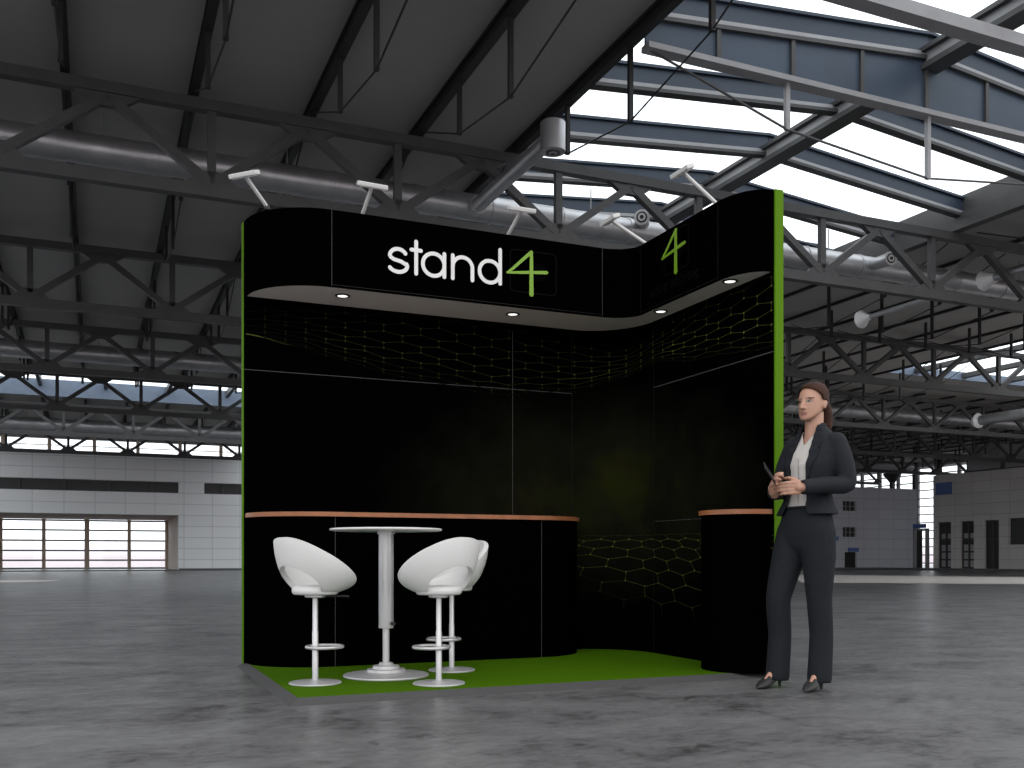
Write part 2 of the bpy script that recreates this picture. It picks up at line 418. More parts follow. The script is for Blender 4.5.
def ell(cx, cy, rx, ry, a0, a1, n=28): return arc(cx, cy, rx, ry, a0, a1, n)
pf = lambda u, v, t: (u, 6.37-t-.001, v)
BL = 2.688; XH = 2.868; AS = 2.930; SW = .0265; hw = SW/2
def letter(strokes, name='lettering', mt='letter'):
    mb = MB()
    for i, s in enumerate(strokes): stroke(mb, s, SW, pf, .004+.0009*i)
    return mb.obj(name, M[mt], can)
# s
cx = 1.894; r = (XH-BL)/4-hw/2+.004
sp = []
top, bot = (cx+.004, XH-hw-.047), (cx, BL+hw+.044)
sp += ell(top[0]-.004, top[1]-.002, .058, .049, 28, 180, 16)
sp += [(cx-.052, 2.795), (cx-.03, 2.782), (cx+.02, 2.772), (cx+.052, 2.757)]
sp += ell(bot[0], bot[1]-.002, .064, .044, 20, -155, 16)
letter([sp])
# t
letter([[(2.022, AS-hw+.004), (2.022, BL+hw)], [(1.988, XH-.006), (2.056, XH-.006)]])
# a
cy = (BL+XH)/2
letter([ell(2.148, cy, .078, (XH-BL)/2-hw, 0, 360, 40), [(2.226, XH-hw+.006), (2.226, BL+hw)]])
# n
letter([[(2.288, XH-hw+.006), (2.288, BL+hw)], ell(2.361, XH-hw-.072, .073, .072, 180, 0, 24)+[(2.434, BL+hw)]])
# d
letter([ell(2.566, cy, .078, (XH-BL)/2-hw, 0, 360, 40), [(2.645, AS+.012), (2.645, BL+hw)]])
def four(place, x0, x1, xs, yt, yb, ym, name='numeral'):
    mb = MB()
    stroke(mb, [(xs+.006, yt), (xs-.04, yt-.04), (x0+.045, ym+.036), (x0, ym)], .02, place, .005, widths=[.026, .024, .021, .015])
    stroke(mb, [(x0, ym), ((x0+x1)/2, ym+.018), (x1, ym+.034)], .02, place, .006, widths=[.014, .022, .024])
    stroke(mb, [(xs+.006, yt), (xs+.006, (yt+yb)/2), (xs+.006, yb)], .03, place, .007, widths=[.022, .029, .033])
    return mb.obj(name, M['letter_green'], can)
def tile(place, cx, cy, w, h):
    mb = MB(); r = .035
    def rr(w, h, r): return [(cx+sx*(w/2-r)+r*math.cos(a), cy+sy*(h/2-r)+r*math.sin(a)) for sx, sy, a0 in ((1, 1, 0), (-1, 1, 90), (-1, -1, 180), (1, -1, 270)) for a in [math.radians(a0+i*15) for i in range(7)]]
    p = rr(w, h, r); k = len(p)
    q = rr(w-.012, h-.012, r-.006)
    mb.add([place(x, y, .002) for x, y in p] + [place(x, y, .002) for x, y in q], [(i, (i+1) % k, k+(i+1) % k, k+i) for i in range(k)], 1)
    mb.add([place(x, y, .0018) for x, y in q], [tuple(range(k))], 0)
    for f, mm in ((.36, 2),):                     # the paler disc printed behind the numeral
        c = [(cx+w*f*.62*math.cos(i*PI/16)+.03, cy+h*f*.62*math.sin(i*PI/16)+.005) for i in range(32)]
        mb.add([place(x, y, .0021) for x, y in c], [tuple(range(32))], mm)
    return mb.obj('emblem_tile', [M['tile'], M['tile_edge'], M['tile_glow']], can)
tile(pf, 2.905, 2.812, .37, .305)
four(pf, 2.70, 3.01, 2.882, 2.955, 2.652, 2.788)
pw = lambda u, v, t: (3.70-t-.001, -u, v)                     # right wing: u runs towards the viewer
tile(pw, -5.725, 2.885, .31, .29)
four(pw, -5.90, -5.615, -5.73, 3.025, 2.735, 2.872)
# small dim words under the emblem, with their letters as strokes
word = MB()
def tiny(ch, x, y, h):
    w = h*.52; t = h*.16
    S = {'s': [[(w, h*.85), (w*.4, h), (0, h*.75), (w, h*.3), (w*.6, 0), (0, h*.12)]], 't': [[(w*.5, h*1.4), (w*.5, 0), (w, 0)], [(0, h), (w, h)]],
         'a': [ell(w/2, h/2, w/2, h/2, 0, 360, 10), [(w, h), (w, 0)]], 'n': [[(0, h), (0, 0)], [(0, h*.7), (w*.5, h), (w, h*.7), (w, 0)]],
         'd': [ell(w/2, h/2, w/2, h/2, 0, 360, 10), [(w, h*1.5), (w, 0)]], 'o': [ell(w/2, h/2, w/2, h/2, 0, 360, 10)],
         'l': [[(w*.4, h*1.5), (w*.4, 0)]], 'e': [[(0, h*.5), (w, h*.5)], ell(w/2, h/2, w/2, h/2, 0, 310, 10)], 'i': [[(w*.4, h), (w*.4, 0)]],
         'u': [[(0, h), (0, h*.3), (w*.5, 0), (w, h*.3)], [(w, h), (w, 0)]], 'r': [[(0, h), (0, 0)], [(0, h*.7), (w*.9, h)]], 'm': [[(0, h), (0, 0)], [(0, h), (w*.5, h*.6), (w*.5, 0)], [(w*.5, h*.7), (w, h), (w, 0)]],
         'b': [ell(w/2, h/2, w/2, h/2, 0, 360, 10), [(0, h*1.5), (0, 0)]], 'x': [[(0, 0), (w, h)], [(0, h), (w, 0)]], 'h': [[(0, h*1.5), (0, 0)], [(0, h*.7), (w*.5, h), (w, h*.7), (w, 0)]],
         'g': [ell(w/2, h/2, w/2, h/2, 0, 360, 10), [(w, h), (w, -h*.4), (0, -h*.4)]], ' ': []}[ch]
    for s in S: stroke(word, [(x+p[0], y+p[1]) for p in s], t, pw, .0015)
    return x+w+h*.22
x = -6.06
for wd in ('modular', 'exhibiting'):
    word = MB()
    for ch in wd: x = tiny(ch, x, 2.64+.004*0, .046)
    x += .03; word.obj('lettering', M['letter_dim'], can)['label'] = 'small dim grey lettering'

# ---- recessed downlights under the soffit
dl0 = thing('recessed_downlight', 'lit round downlight in the soffit, leftmost, under the blank end of the header', 'downlight', (1.56, 6.57, ZB+.004), 0, 'downlights in the soffit')
MB().lathe([(.05, 0), (.052, -.006), (.038, -.008), (.036, -.002)], 24)  .obj('trim_ring', M['steel_black'], dl0, smooth=30)
MB().lathe([(.036, -.003), (.035, -.005)], 24).obj('lamp_lens', M['lens'], dl0)
DL = [(1.56, 6.57), (2.83, 6.57), (3.79, 6.07), (3.79, 5.23)]
for (px_, py_), lb in zip(DL[1:], ('lit round downlight in the soffit under the green numeral of the front logo', 'lit round downlight in the soffit at the inner corner, below the wing emblem',
                               'lit round downlight in the soffit nearest the lime green wall end')):
    dup(dl0, (px_, py_, ZB+.004), None, lb)

# ---- arm floodlights on top of the header
def arm_light(base, tip, along, label):
    base, tip, al = Vector(base), Vector(tip), Vector(along).normalized()
    t = thing('arm_floodlight', label, 'floodlight', base, 0, 'arm floodlights on the header')
    d = tip-base; ow = Vector((d.x, d.y, 0)).normalized()
    MB().box(-.016, .016, -.016, .016, -.014, .012).obj('clamp', M['steel_black'], t)
    MB().tube([(0, 0, .004), d], .0125, 10).obj('arm', M['white_metal'], t, smooth=40)
    upv = Vector((0, 0, 1))*.9 + ow*.35
    MB().bar(d-al*.1, d+al*.1, .06, .03, up=upv).obj('lamp_head', M['white_metal'], t, bevel=.006)
    c = d - upv.normalized()*.0165
    MB().bar(c-al*.085, c+al*.085, .042, .004, up=upv).obj('lamp_lens', M['white_top'], t)
arm_light((1.04, 6.50, 3.06), (.875, 6.36, 3.20), (.75, -.66, .04), 'white T-shaped arm floodlight on the rounded left end of the header')
arm_light((1.655, 6.41, 3.06), (1.67, 6.20, 3.195), (1, 0, -.02), 'white T-shaped arm floodlight above the letter s of the logo')
arm_light((2.72, 6.41, 3.06), (2.74, 6.20, 3.19), (1, 0, 0), 'T-shaped arm floodlight above the green numeral of the front logo')
arm_light((3.745, 6.18, 3.06), (3.43, 6.18, 3.205), (0, 1, 0), 'T-shaped arm floodlight beside the inner bend of the header')
arm_light((3.745, 5.30, 3.06), (3.475, 5.31, 3.245), (0, 1, 0), 'T-shaped arm floodlight nearest the lime green wall end, over the wing')

# ---- counters
def counter(name, label, foot, top, joints):
    t = thing(name, label, 'counter', (0, 0, 0))
    MB().prism(foot, ZP, 1.03).obj('body', M['black'], t, smooth=40)
    MB().prism(top, 1.03, 1.06).obj('counter_top', M['wood'], t, smooth=40)['label'] = 'reddish wooden counter edge'
    for x in joints: MB().box(x-.002, x+.002, 6.3988, 6.40, ZP, 1.03).obj('joint_strip', M['joint'], t)
foot = arc(1.46, 6.838, .50, .438, 180, 270, 18) + arc(2.99, 6.838, .455, .438, 270, 360, 18)
topf = arc(1.46, 6.838, .512, .455, 180, 270, 18) + arc(2.99, 6.838, .475, .455, 270, 360, 18)
counter('storage_counter', 'long black counter with rounded ends and wooden edge along the back wall', foot, topf, (1.47, 2.985))
foot = arc(3.90, 5.225, .282, .268, 90, 270, 26); topf = arc(3.90, 5.225, .298, .286, 90, 270, 26)
counter('corner_counter', 'small half-round black counter with wooden edge beside the woman', foot, topf, ())

# ---- bar table
tb = thing('bar_table', 'round white high bar table on chrome pedestal', 'table', (1.64, 5.77, ZP))
MB().lathe([(.325, .888), (.338, .891), (.343, .896), (.342, .901), (.335, .904)], 56).obj('table_top', M['white_top'], tb, smooth=30)
MB().lathe([(.055, .87), (.055, .889)], 24).obj('top_bracket', M['chrome'], tb, smooth=30)
MB().lathe([(.045, .295), (.046, .30), (.046, .871)], 28).obj('column', M['chrome'], tb, smooth=30)
MB().lathe([(.021, .06), (.021, .296)], 20).obj('inner_tube', M['chrome'], tb, smooth=30)
MB().lathe([(.258, 0), (.262, .006), (.258, .013), (.14, .022), (.122, .03), (.115, .045), (.085, .049), (.08, .066), (.05, .07), (.04, .084), (.024, .087)], 56).obj('base', M['satin'], tb, smooth=25)
kb = MB().tube([(0, -.048, 0), (0, -.075, 0)], .011, 12).obj('knob', M['rubber'], tb, smooth=40); kb.location = (.022, .0, .325); kb['label'] = 'black clamp knob'
tb.rotation_euler = (0, 0, .1)

# ---- bar stools
def shell_mesh():
    mb = MB(); NT, NV = 72, 14; zb = .555; ID = {}
    def P(th, v):
        zr = .735 + .135*math.cos(th); k = v**.85
        r = .125 + (.236-.125)*math.sin(k*PI/2*.93)/math.sin(PI/2*.93)
        z = zb + (zr-zb)*(v**1.08)
        return (-r*math.cos(th), r*math.sin(th), z)            # th = 0 is the back, which looks along -x
    vlow = []
    for i in range(NT):
        th = 2*PI*i/NT; d = min(th, 2*PI-th)/math.radians(66)
        vlow.append(.52*math.sqrt(max(0, 1-d*d)))
    for i in range(NT):
        for j in range(NV+1):
            v = vlow[i] + (1-vlow[i])*j/NV
            mb.v.append(P(2*PI*i/NT, v))
    for i in range(NT):
        for j in range(NV):
            a, b = i*(NV+1)+j, ((i+1) % NT)*(NV+1)+j
            mb.f.append((a, b, b+1, a+1)); mb.m.append(0)
    return mb
def make_stool(label):
    t = thing('bar_stool', label, 'stool', (0, 0, ZP), 0, 'white bar stools around the table')
    o = shell_mesh().obj('backrest_shell', M['white_shell'], t, smooth=60)
    s = o.modifiers.new('thick', 'SOLIDIFY'); s.thickness = .03; s.offset = -1
    b = o.modifiers.new('soft', 'BEVEL'); b.width = .011; b.segments = 3; b.limit_method = 'ANGLE'; b.angle_limit = math.radians(50)
    o.location = (0, 0, -.03)
    MB().lathe([(.095, .512), (.122, .514), (.132, .524), (.133, .545), (.124, .559), (.095, .566), (.02, .568)], 40).obj('seat', M['white_pad'], t, smooth=60)
    MB().lathe([(.05, .495), (.06, .5), (.06, .516)], 20).obj('seat_plate', M['chrome'], t, smooth=30)
    MB().tube([(.03, -.03, .503), (.13, -.10, .503), (.155, -.115, .50)], .006, 8).obj('lift_lever', M['steel_black'], t, smooth=40)
    MB().lathe([(.0175, .012), (.0175, .30), (.0155, .304), (.0155, .50)], 20).obj('post', M['chrome'], t, smooth=30)
    ring = [(.068+.104*math.cos(a), .104*math.sin(a), .207) for a in [2*PI*k/40 for k in range(40)]]
    f = MB().tube(ring, .0095, 10, closed=True); f.lathe([(.0265, .194), (.0265, .22)], 18)
    f.obj('footrest', M['chrome'], t, smooth=40)
    MB().lathe([(.150, 0), (.152, .004), (.148, .009), (.05, .012), (.03, .02), (.02, .022)], 44).obj('base', M['satin'], t, smooth=25)
    return t
st = make_stool('white bar stool at the left of the table, under the joint of the counter')
def face(o, x, y, toward): o.location = (x, y, ZP); o.rotation_euler = (0, 0, math.atan2(toward[1]-y, toward[0]-x))
face(st, 1.17, 5.60, (1.66, 5.84))
s2 = dup(st, (0, 0, 0), 0, 'white bar stool at the right of the table, nearest the carpet edge'); face(s2, 1.82, 5.30, (1.62, 5.84))
s3 = dup(st, (0, 0, 0), 0, 'white bar stool partly hidden behind the right-hand front stool'); face(s3, 2.11, 5.89, (1.62, 5.70))
# ================================================================= exhibition hall
HC, HS = math.cos(math.atan(417/970)), math.sin(math.atan(417/970))
CAMZ = .76
def in_view(x, y, z, mx=45):                # used only to leave out repeats the hall view never reaches
    d = HS*x + HC*y
    if d < .5: return False
    px = 512+970*(HC*x-HS*y)/d; py = 557-970*(z-CAMZ)/d
    if 262 < px < 768 and py > 262: return False
    return -mx < px < 1024+mx and -mx < py < 768+mx

g = structure(MB().box(-45, 75, -20, 80, -.2, 0).obj('floor', M['floor']))
band = MB().add([(19.2, 23.0, .004), (23.4, 19.6, .004), (30, 14.5, .004), (40, 19, .004), (31.8, 26.5, .004), (27.5, 33.5, .004)], [(0, 1, 2, 3, 4, 5)])  # sunlight falling across the floor, painted as a paler surface
structure(band.obj('painted_sunlight_right', M['pale']), 'painted sunlight lane across the dark floor at the right')
structure(MB().add([(-3.2, 32.3, .004), (-1.35, 33.2, .004), (-1.0, 35.2, .004), (-4.2, 35.2, .004)], [(0, 1, 2, 3)]).obj('painted_sunlight_left', M['pale']), 'painted sunlight patch on the floor at the far left')  # sun patch from the windows, put into the floor colour
structure(MB().box(30, 44.4, 43.6, 46, 0, .12).box(43.4, 45, 20, 43.6, 0, .12).obj('baseboard_right', M['kerb']), 'dark kerb at the foot of the right-hand buildings')
structure(MB().box(-6.5, 4.3, 56.3, 57.3, 0, .05).box(4.3, 30, 56.9, 57.3, 0, .12).obj('baseboard_back', M['kerb']), 'dark kerb at the foot of the back wall')

# ---- ceiling with openings for three skylights and two more added for light
ZR = 7.22
SA = (6.1, 15.2, 5.0, 17.6); SB = (25.3, 34.5, 14.2, 26.0); SC = (-5.4, 28, 36.6, 43.0); SD = (8, 28, 45.8, 57.2); SE = (5.6, 16.4, 22.0, 35.4)
RX0 = -6.6
ce = MB()
def roof(x0, x1, y0, y1): ce.box(x0, x1, y0, y1, ZR, ZR+.12)
HOLES = (SA, SB, SC, SD, SE)
gx = sorted({RX0, 56., *[h[0] for h in HOLES], *[h[1] for h in HOLES]}); gy_ = sorted({5., 57.66, 66.2, *[h[2] for h in HOLES], *[h[3] for h in HOLES]})
for x0, x1 in zip(gx, gx[1:]):
    run = None
    for y0, y1 in list(zip(gy_, gy_[1:]))+[(None, None)]:
        solid = y0 is not None and not any(h[0] <= (x0+x1)/2 <= h[1] and h[2] <= (y0+y1)/2 <= h[3] for h in HOLES)
        if solid and x0 < 29 and y0 > 57.21: solid = False
        if solid: run = (run[0], y1) if run else (y0, y1)
        elif run: roof(x0, x1, *run); run = None
structure(ce.obj('ceiling', M['roof']))

# ---- walls
w = MB(); YB = 57.3
w.box(-6.9, 30, YB, YB+.35, 4.95, 6.32); w.box(-6.9, 30, YB, YB+.35, 3.1, 4.34); w.box(4.3, 30, YB, YB+.35, 0, 3.1)
w.box(-6.9, -6.5, YB, YB+.35, 0, 3.1); w.box(4.3, 5.68, YB, YB+.35, 4.34, 4.95)
structure(w.obj('wall_back', M['clad_x']))
w = MB().box(4.3, 4.6, YB+.35, 66, 0, 3.1).box(-6.8, -6.5, YB+.35, 66, 0, 3.1).box(-6.5, 4.3, YB+.35, 66, 3.1, 3.2)
structure(w.obj('trim_3', M['beige']), 'sunlight-tinted beige lining of the deep bay in the back wall')  # warm sunlight on the bay reveals is put into this colour
# strip window in the back wall
sw = MB()
for x0, x1 in ((-6.9, 4.3), (5.68, 30)):
    sw.box(x0, x1, YB+.25, YB+.30, 4.34, 4.95, 0)
    x = x0+1.0
    while x < x1: sw.box(x-.06, x+.06, YB+.1, YB+.25, 4.34, 4.95, 1); x += 2.2
structure(sw.obj('window_1', [M['dark'], M['steel']]), 'dark strip window in the white back wall')
# clerestory over the back wall
cl = structure(MB().box(-6.9, 30, YB+.1, YB+.2, 6.32, 6.40).box(-6.9, 30, YB+.1, YB+.2, 7.1, ZR).box(-6.9, 30, YB+.12, YB+.18, 6.74, 6.78).obj('window_2', M['steel_grey']), 'bright clerestory window above the back wall')
x = -6.66; k = 0
mbm = MB()
while x < 30: mbm.box(x-.09, x+.09, YB+.02, YB+.22, 6.32, ZR); x += 2.21
mbm.obj('mullions', M['cream'], cl)
MB().box(-6.9, 30, YB+.14, YB+.15, 6.38, 7.12).obj('pane', M['glass'], cl)
# big window at the end of the bay
bw = MB(); YW = 65.7
for i, x in enumerate((-6.4, -5.25, -2.87, -.46, 1.98, 4.25)): bw.box(x-(.14 if i % 2 else .1), x+(.14 if i % 2 else .1), YW-.1, YW+.12, 0, 3.1)
bw2 = MB()
for z in (.06, .56, 1.16, 1.78, 2.42, 3.02): bw2.box(-6.5, 4.3, YW, YW+.08, z-.05, z+.05)
b = structure(bw2.obj('window_3', M['steel_grey']), 'large gridded window at the end of the deep bay')
bw.obj('mullions', M['cream'], b); MB().box(-6.5, 4.3, YW+.03, YW+.04, 0, 3.1).obj('pane', M['glass'], b)

# unseen left-hand wall, added and glazed to light the hall
lw = MB()
for i in range(7): lw.box(-6.75, -6.65, 5, 57.3, .02+1.18*i, .09+1.18*i)
lw = structure(lw.obj('added_window_left', M['steel_grey']), 'added unseen glazed wall at the left of the hall'); mu = MB(); y = 5.05
while y < 57.3: mu.box(-6.8, -6.62, y-.06, y+.06, 0, ZR); y += 3.7
mu.obj('mullions', M['steel_grey'], lw); MB().box(-6.71, -6.70, 5, 57.3, 0, ZR).obj('pane', M['glass'], lw)  # mullions and pane of the added left-hand wall

# right-hand glazed wall
XG = 52.0
gw = MB(); y = 20.
for i in range(13): gw.box(XG-.05, XG+.05, 20, 66, .35+.55*i-.035, .35+.55*i+.035)
gw.box(XG-.1, XG+.1, 20, 66, 6.98, ZR)
r = structure(gw.obj('window_4', M['steel_grey']), 'glazed right-hand hall wall with horizontal bars')
mu = MB()
y = 20.5
while y < 66: mu.box(XG-.12, XG+.06, y-.1, y+.1, 0, ZR); y += 1.75
mu.obj('mullions', M['steel_grey'], r); MB().box(XG+.06, XG+.07, 20, 66, 0, ZR).obj('pane', M['glass'], r)
structure(MB().box(30, XG+.1, 65.9, 66.2, 0, ZR).obj('wall_north', M['roof']), 'grey end wall of the hall behind the right-hand building')

# left box building (faces the stand) with windows and a door
lb = thing('site_building', 'blue-grey clad building block below the glazed wall, right of the woman', 'building', (0, 46, 0))
def wallx(mb, x0, x1, z0, z1, holes, t=.3):
    xs = sorted({x0, x1, *[h[0] for h in holes], *[h[1] for h in holes]}); zs = sorted({z0, z1, *[h[2] for h in holes], *[h[3] for h in holes]})
    for a, b in zip(xs, xs[1:]):
        for c, d in zip(zs, zs[1:]):
            if not any(h[0] <= (a+b)/2 <= h[1] and h[2] <= (c+d)/2 <= h[3] for h in holes): mb.box(a, b, 0, t, c, d)
    return mb
H1 = [(41.55, 42.6, 3.56, 4.15), (41.55, 42.6, 1.98, 2.57), (41.7, 42.65, 0, 1.06)]
m_ = wallx(MB(), 33, 47.5, 0, 5.02, H1); m_.box(47.2, 47.5, .3, 14, 0, 5.02); m_.box(33, 47.2, .3, 14, 4.9, 5.02)
m_.obj('wall', M['clad_box'], lb)
for h in H1[:2]:
    wn = MB().box(h[0], h[1], .16, .2, h[2], h[3]).obj('window', M['dark'], lb)
    fm = MB()
    for q in (.0, .3, .62, .96): fm.box(h[0]+q*(h[1]-h[0]), h[0]+q*(h[1]-h[0])+.05, .1, .16, h[2], h[3])
    fm.box(h[0], h[1], .1, .16, h[2]+.27, h[2]+.31); fm.obj('window_bars', M['steel_grey'], wn)
MB().box(41.7, 42.65, .14, .2, 0, 1.06).obj('door', M['dark'], lb)
MB().box(41.95, 42.75, -.06, -.002, 1.08, 1.32).obj('sign', M['sign_blue'], lb)
MB().box(40.95, 41.2, -.05, -.002, 1.75, 2.0).obj('sign', M['sign_blue'], lb)

# right box building (runs along the hall side)
rb = thing('site_building', 'warm grey clad building block at the far right with dark doorways', 'building', (45, 0, 0))
def wally(mb, y0, y1, z0, z1, holes, t=.3):
    ys = sorted({y0, y1, *[h[0] for h in holes], *[h[1] for h in holes]}); zs = sorted({z0, z1, *[h[2] for h in holes], *[h[3] for h in holes]})
    for a, b in zip(ys, ys[1:]):
        for c, d in zip(zs, zs[1:]):
            if not any(h[0] <= (a+b)/2 <= h[1] and h[2] <= (c+d)/2 <= h[3] for h in holes): mb.box(0, t, a, b, c, d)
    return mb
D1 = [(41.07, 42.05, 0, 2.78), (39.5, 40.42, 0, 2.78), (37.87, 38.82, 0, 2.78), (35.4, 37.3, 1.42, 2.84)]
m_ = wally(MB(), 24, 42.35, 0, 5.5, D1); m_.box(.3, 6.5, 42.05, 42.35, 0, 5.5); m_.box(.3, 6.5, 24, 42.05, 5.38, 5.5)
m_.obj('wall', M['clad_y'], rb)
for i, h in enumerate(D1[:3]):
    d = MB().box(.2, .25, h[0], h[1], 0, h[3]).obj('door', M['dark'], rb)
    f_ = MB()
    for yy in (h[0]+.03, (h[0]+h[1])/2, h[1]-.03): f_.box(.14, .2, yy-.03, yy+.03, 0, h[3])
    for zz in (.05, 1.75, h[3]-.04): f_.box(.14, .2, h[0], h[1], zz-.04, zz+.04)
    f_.obj('door_frame', M['steel'], d)
    if i < 2:
        for yy in (0, 1):
            for z0, z1 in ((.2, .56), (.65, 1.01), (1.1, 1.46), (1.82, 2.1)):
                MB().box(.19, .2, h[0]+.1+yy*.44, h[0]+.4+yy*.44, z0, z1).obj('door_pane', M['steel_grey'], d)
MB().box(.2, .25, 35.4, 37.3, 1.42, 2.84).obj('window', M['dark'], rb)
s_ = MB().box(-.06, -.002, 41.0, 42.12, 4.36, 5.06).obj('sign', M['sign_blue'], rb); s_['label'] = 'blank blue sign board'
gt = thing('entrance_portal', 'small entrance portal with dark blue sign between the two buildings', 'portal', (46.4, 44.6, 0))
MB().box(-.1, .1, -.55, -.4, 0, 2.5).box(-.1, .1, .4, .55, 0, 2.5).box(-.1, .1, -.55, .55, 2.4, 2.5).obj('frame', M['steel_grey'], gt)
MB().box(-.05, .05, -.05, .3, 0, 2.4).obj('door', M['dark'], gt)
MB().box(-.16, -.1, -.5, .5, 2.52, 2.78).obj('sign', M['sign_blue'], gt)
pl_ = thing('plenum_box', 'grey sheet-metal plenum box standing on the far right building', 'duct', (46, 38.85, 5.5))
MB().box(-1, 1.2, -1.05, 1.05, 0, 1.45).obj('casing', M['steel_grey'], pl_); MB().box(-1.06, 1.26, -1.11, 1.11, 0, .08).obj('flange', M['steel'], pl_)
p2 = thing('plenum_box', 'low pale plenum box at the right image edge on the far building roof', 'duct', (46, 35.3, 5.5))
MB().box(-1, 1.2, -2.2, 2.2, 0, .75).obj('casing', M['steel_grey'], p2); MB().box(-1.06, 1.26, -2.26, 2.26, 0, .06).obj('flange', M['steel'], p2)

# columns in front of the glazed wall
c0 = thing('steel_column', 'dark steel column with flared head before the glazed right wall, above the blue-grey building', 'column', (51.4, 52.0, 0), 0, 'columns before the glazed wall')
MB().box(-.13, .13, -.13, .13, 0, 6.0).obj('shaft', M['steel_black'], c0)
MB().lathe([(.2, 6.0), (.62, 6.5), (.62, 6.62)], 12).obj('column_head', M['steel_black'], c0)
for yy, lb in ((49.95, 'plain dark steel column before the glazed wall, at the corner of the blue-grey building'), (47.85, 'plain dark steel column before the glazed wall, above the far right building')):
    q = thing('steel_column', lb, 'column', (51.4, yy, 0), 0, 'columns before the glazed wall')
    MB().box(-.12, .12, -.12, .12, .01, 7.2).obj('shaft', M['steel_black'], q); MB().box(-.2, .2, -.2, .2, 0, .03).obj('foot_plate', M['steel_black'], q)
c1 = dup(c0, (49, 36.2, 0), None, 'dark steel column head rising behind the plenum boxes on the far right building')

# ---- roof trusses: panels of 2.64 m, top nodes at x = .15 + 2.64 n
PN = 2.64; XT0 = .15; ZTOP = 6.93; ZBOT = 5.76
def me_bar(p, q, w_, h_, name): return MB().bar(p, q, w_, h_, up=(0, 1, 0)).mesh(name, M['steel'])
dA = me_bar((0, 0, ZTOP-.10), (PN/2, 0, ZBOT+.10), .12, .115, 'diagonal'); dB = me_bar((0, 0, ZTOP-.10), (-PN/2, 0, ZBOT+.10), .12, .115, 'diagonal_mirrored')
pV = me_bar((0, 0, ZBOT), (0, 0, ZTOP), .11, .10, 'post')
TR = [(13.85, -5, 8), (21.25, -5, 11), (28.65, -5, 14), (36.05, -5, 17), (43.45, -5, 18), (50.85, -5, 18)]
WORD = ['nearest roof truss, passing just behind the stand header', 'second roof truss from the stand, below and behind the nearest one', 'third roof truss from the stand, with a duct along its web',
        'fourth roof truss from the stand, just before the far left skylight', 'fifth roof truss from the stand, beyond the far left skylight', 'sixth and farthest roof truss, before the clerestory of the back wall']
for (yy, n0, n1), wd in zip(TR, WORD):
    t = thing('roof_truss', 'dark steel ' + wd, 'roof truss', (0, yy, 0), 0, 'roof trusses across the hall')
    n0 = -2; x0, x1 = XT0+PN*n0-PN/2, XT0+PN*n1+PN/2
    tc_ = MB().box(x0, x1, -.08, .08, ZTOP-.075, ZTOP+.075)
    bc = MB().box(x0, x1, -.08, .08, ZBOT-.085, ZBOT+.085)
    for n in range(n0, n1+1):
        x = XT0+PN*n
        tc_.add([(x+a, b, z) for b in (-.05, .05) for a, z in ((-.42, ZTOP-.07), (.42, ZTOP-.07), (.16, ZTOP-.24), (-.16, ZTOP-.24))], [(0, 1, 2, 3), (7, 6, 5, 4), (0, 3, 7, 4), (3, 2, 6, 7), (2, 1, 5, 6)])
        xb = x+PN/2
        bc.add([(xb+a, b, z) for b in (-.05, .05) for a, z in ((-.36, ZBOT+.08), (-.14, ZBOT+.27), (.14, ZBOT+.27), (.36, ZBOT+.08))], [(0, 1, 2, 3), (7, 6, 5, 4), (0, 4, 5, 1), (1, 5, 6, 2), (2, 6, 7, 3)])
        put('diagonal', dA, t, (x, 0, 0)); put('diagonal', dB, t, (x, 0, 0)); put('post', pV, t, (xb, 0, 0))
    put('post', pV, t, (x0, 0, 0))
    tc_.obj('top_chord', M['steel'], t); bc.obj('bottom_chord', M['steel'], t)

# ---- purlins with rod bracing, along the hall between trusses
pb = MB().box(-.055, .055, -3.68, 3.68, 7.03, 7.06).box(-.022, .022, -3.68, 3.68, 7.06, 7.18).box(-.055, .055, -3.68, 3.68, 7.18, ZR).mesh('beam', M['steel_black'])
po_s = MB().box(-.028, .028, -.028, .028, 6.36, 7.04).mesh('post', M['steel_black']); po_l = MB().box(-.028, .028, -.028, .028, 6.10, 7.04).mesh('post_long', M['steel_black'])
pb_s = MB().box(-.03, .03, -3.68, 3.68, 7.15, ZR).mesh('slim_beam', M['steel_black'])
rod = MB().tube([(0, -3.2, 7.02), (0, -1.5, 6.37), (0, .22, 6.11), (0, 1.94, 6.37), (0, 3.5, 7.02)], .012, 6).mesh('tie_rod', M['steel_black'])
def purlin(x, yc, label, group):
    t = thing('roof_purlin', label, 'purlin', (x, yc, 0), 0, group)
    put('beam', pb_s if x > 15.6 else pb, t); put('post', po_s, t, (0, -1.5, 0)); put('post', po_l, t, (0, .22, 0)); put('post', po_s, t, (0, 1.94, 0)); put('tie_rod', rod, t)
    return t
BAY = ['before the nearest truss', 'between first and second trusses', 'between second and third trusses', 'between third and fourth trusses', 'between fourth and fifth trusses', 'between fifth and sixth trusses']
for k in range(6):
    yc = 10.15+7.4*k
    for i in range(-4, 34):
        x = -.36+1.6*i; sky = False
        for s_ in HOLES:
            if s_[0]+.2 < x < s_[1]-.2 and s_[2] < yc < s_[3]: sky = True
        if k == 1 and SA[0] < x < SA[1]: sky = True
        if sky or x > 49: continue
        if not any(in_view(x, yc+o, z) for o in (-3.6, -1.72, 0, 1.72, 3.6) for z in (6.2, 7.1)): continue
        if k == 0 and abs(x-6.04) < .1:
            t_ = purlin(x, yc, 'black roof-edge beam with rod bracing along the left side of the gabled skylight', None); continue
        side = 'left of the stand' if x < 5.9 or (k >= 2 and x < 16) else 'right of the stand'
        purlin(x, yc, 'black roof purlin with rod bracing %s, %s' % (BAY[k], side), 'purlins %s %s' % (BAY[k], side))

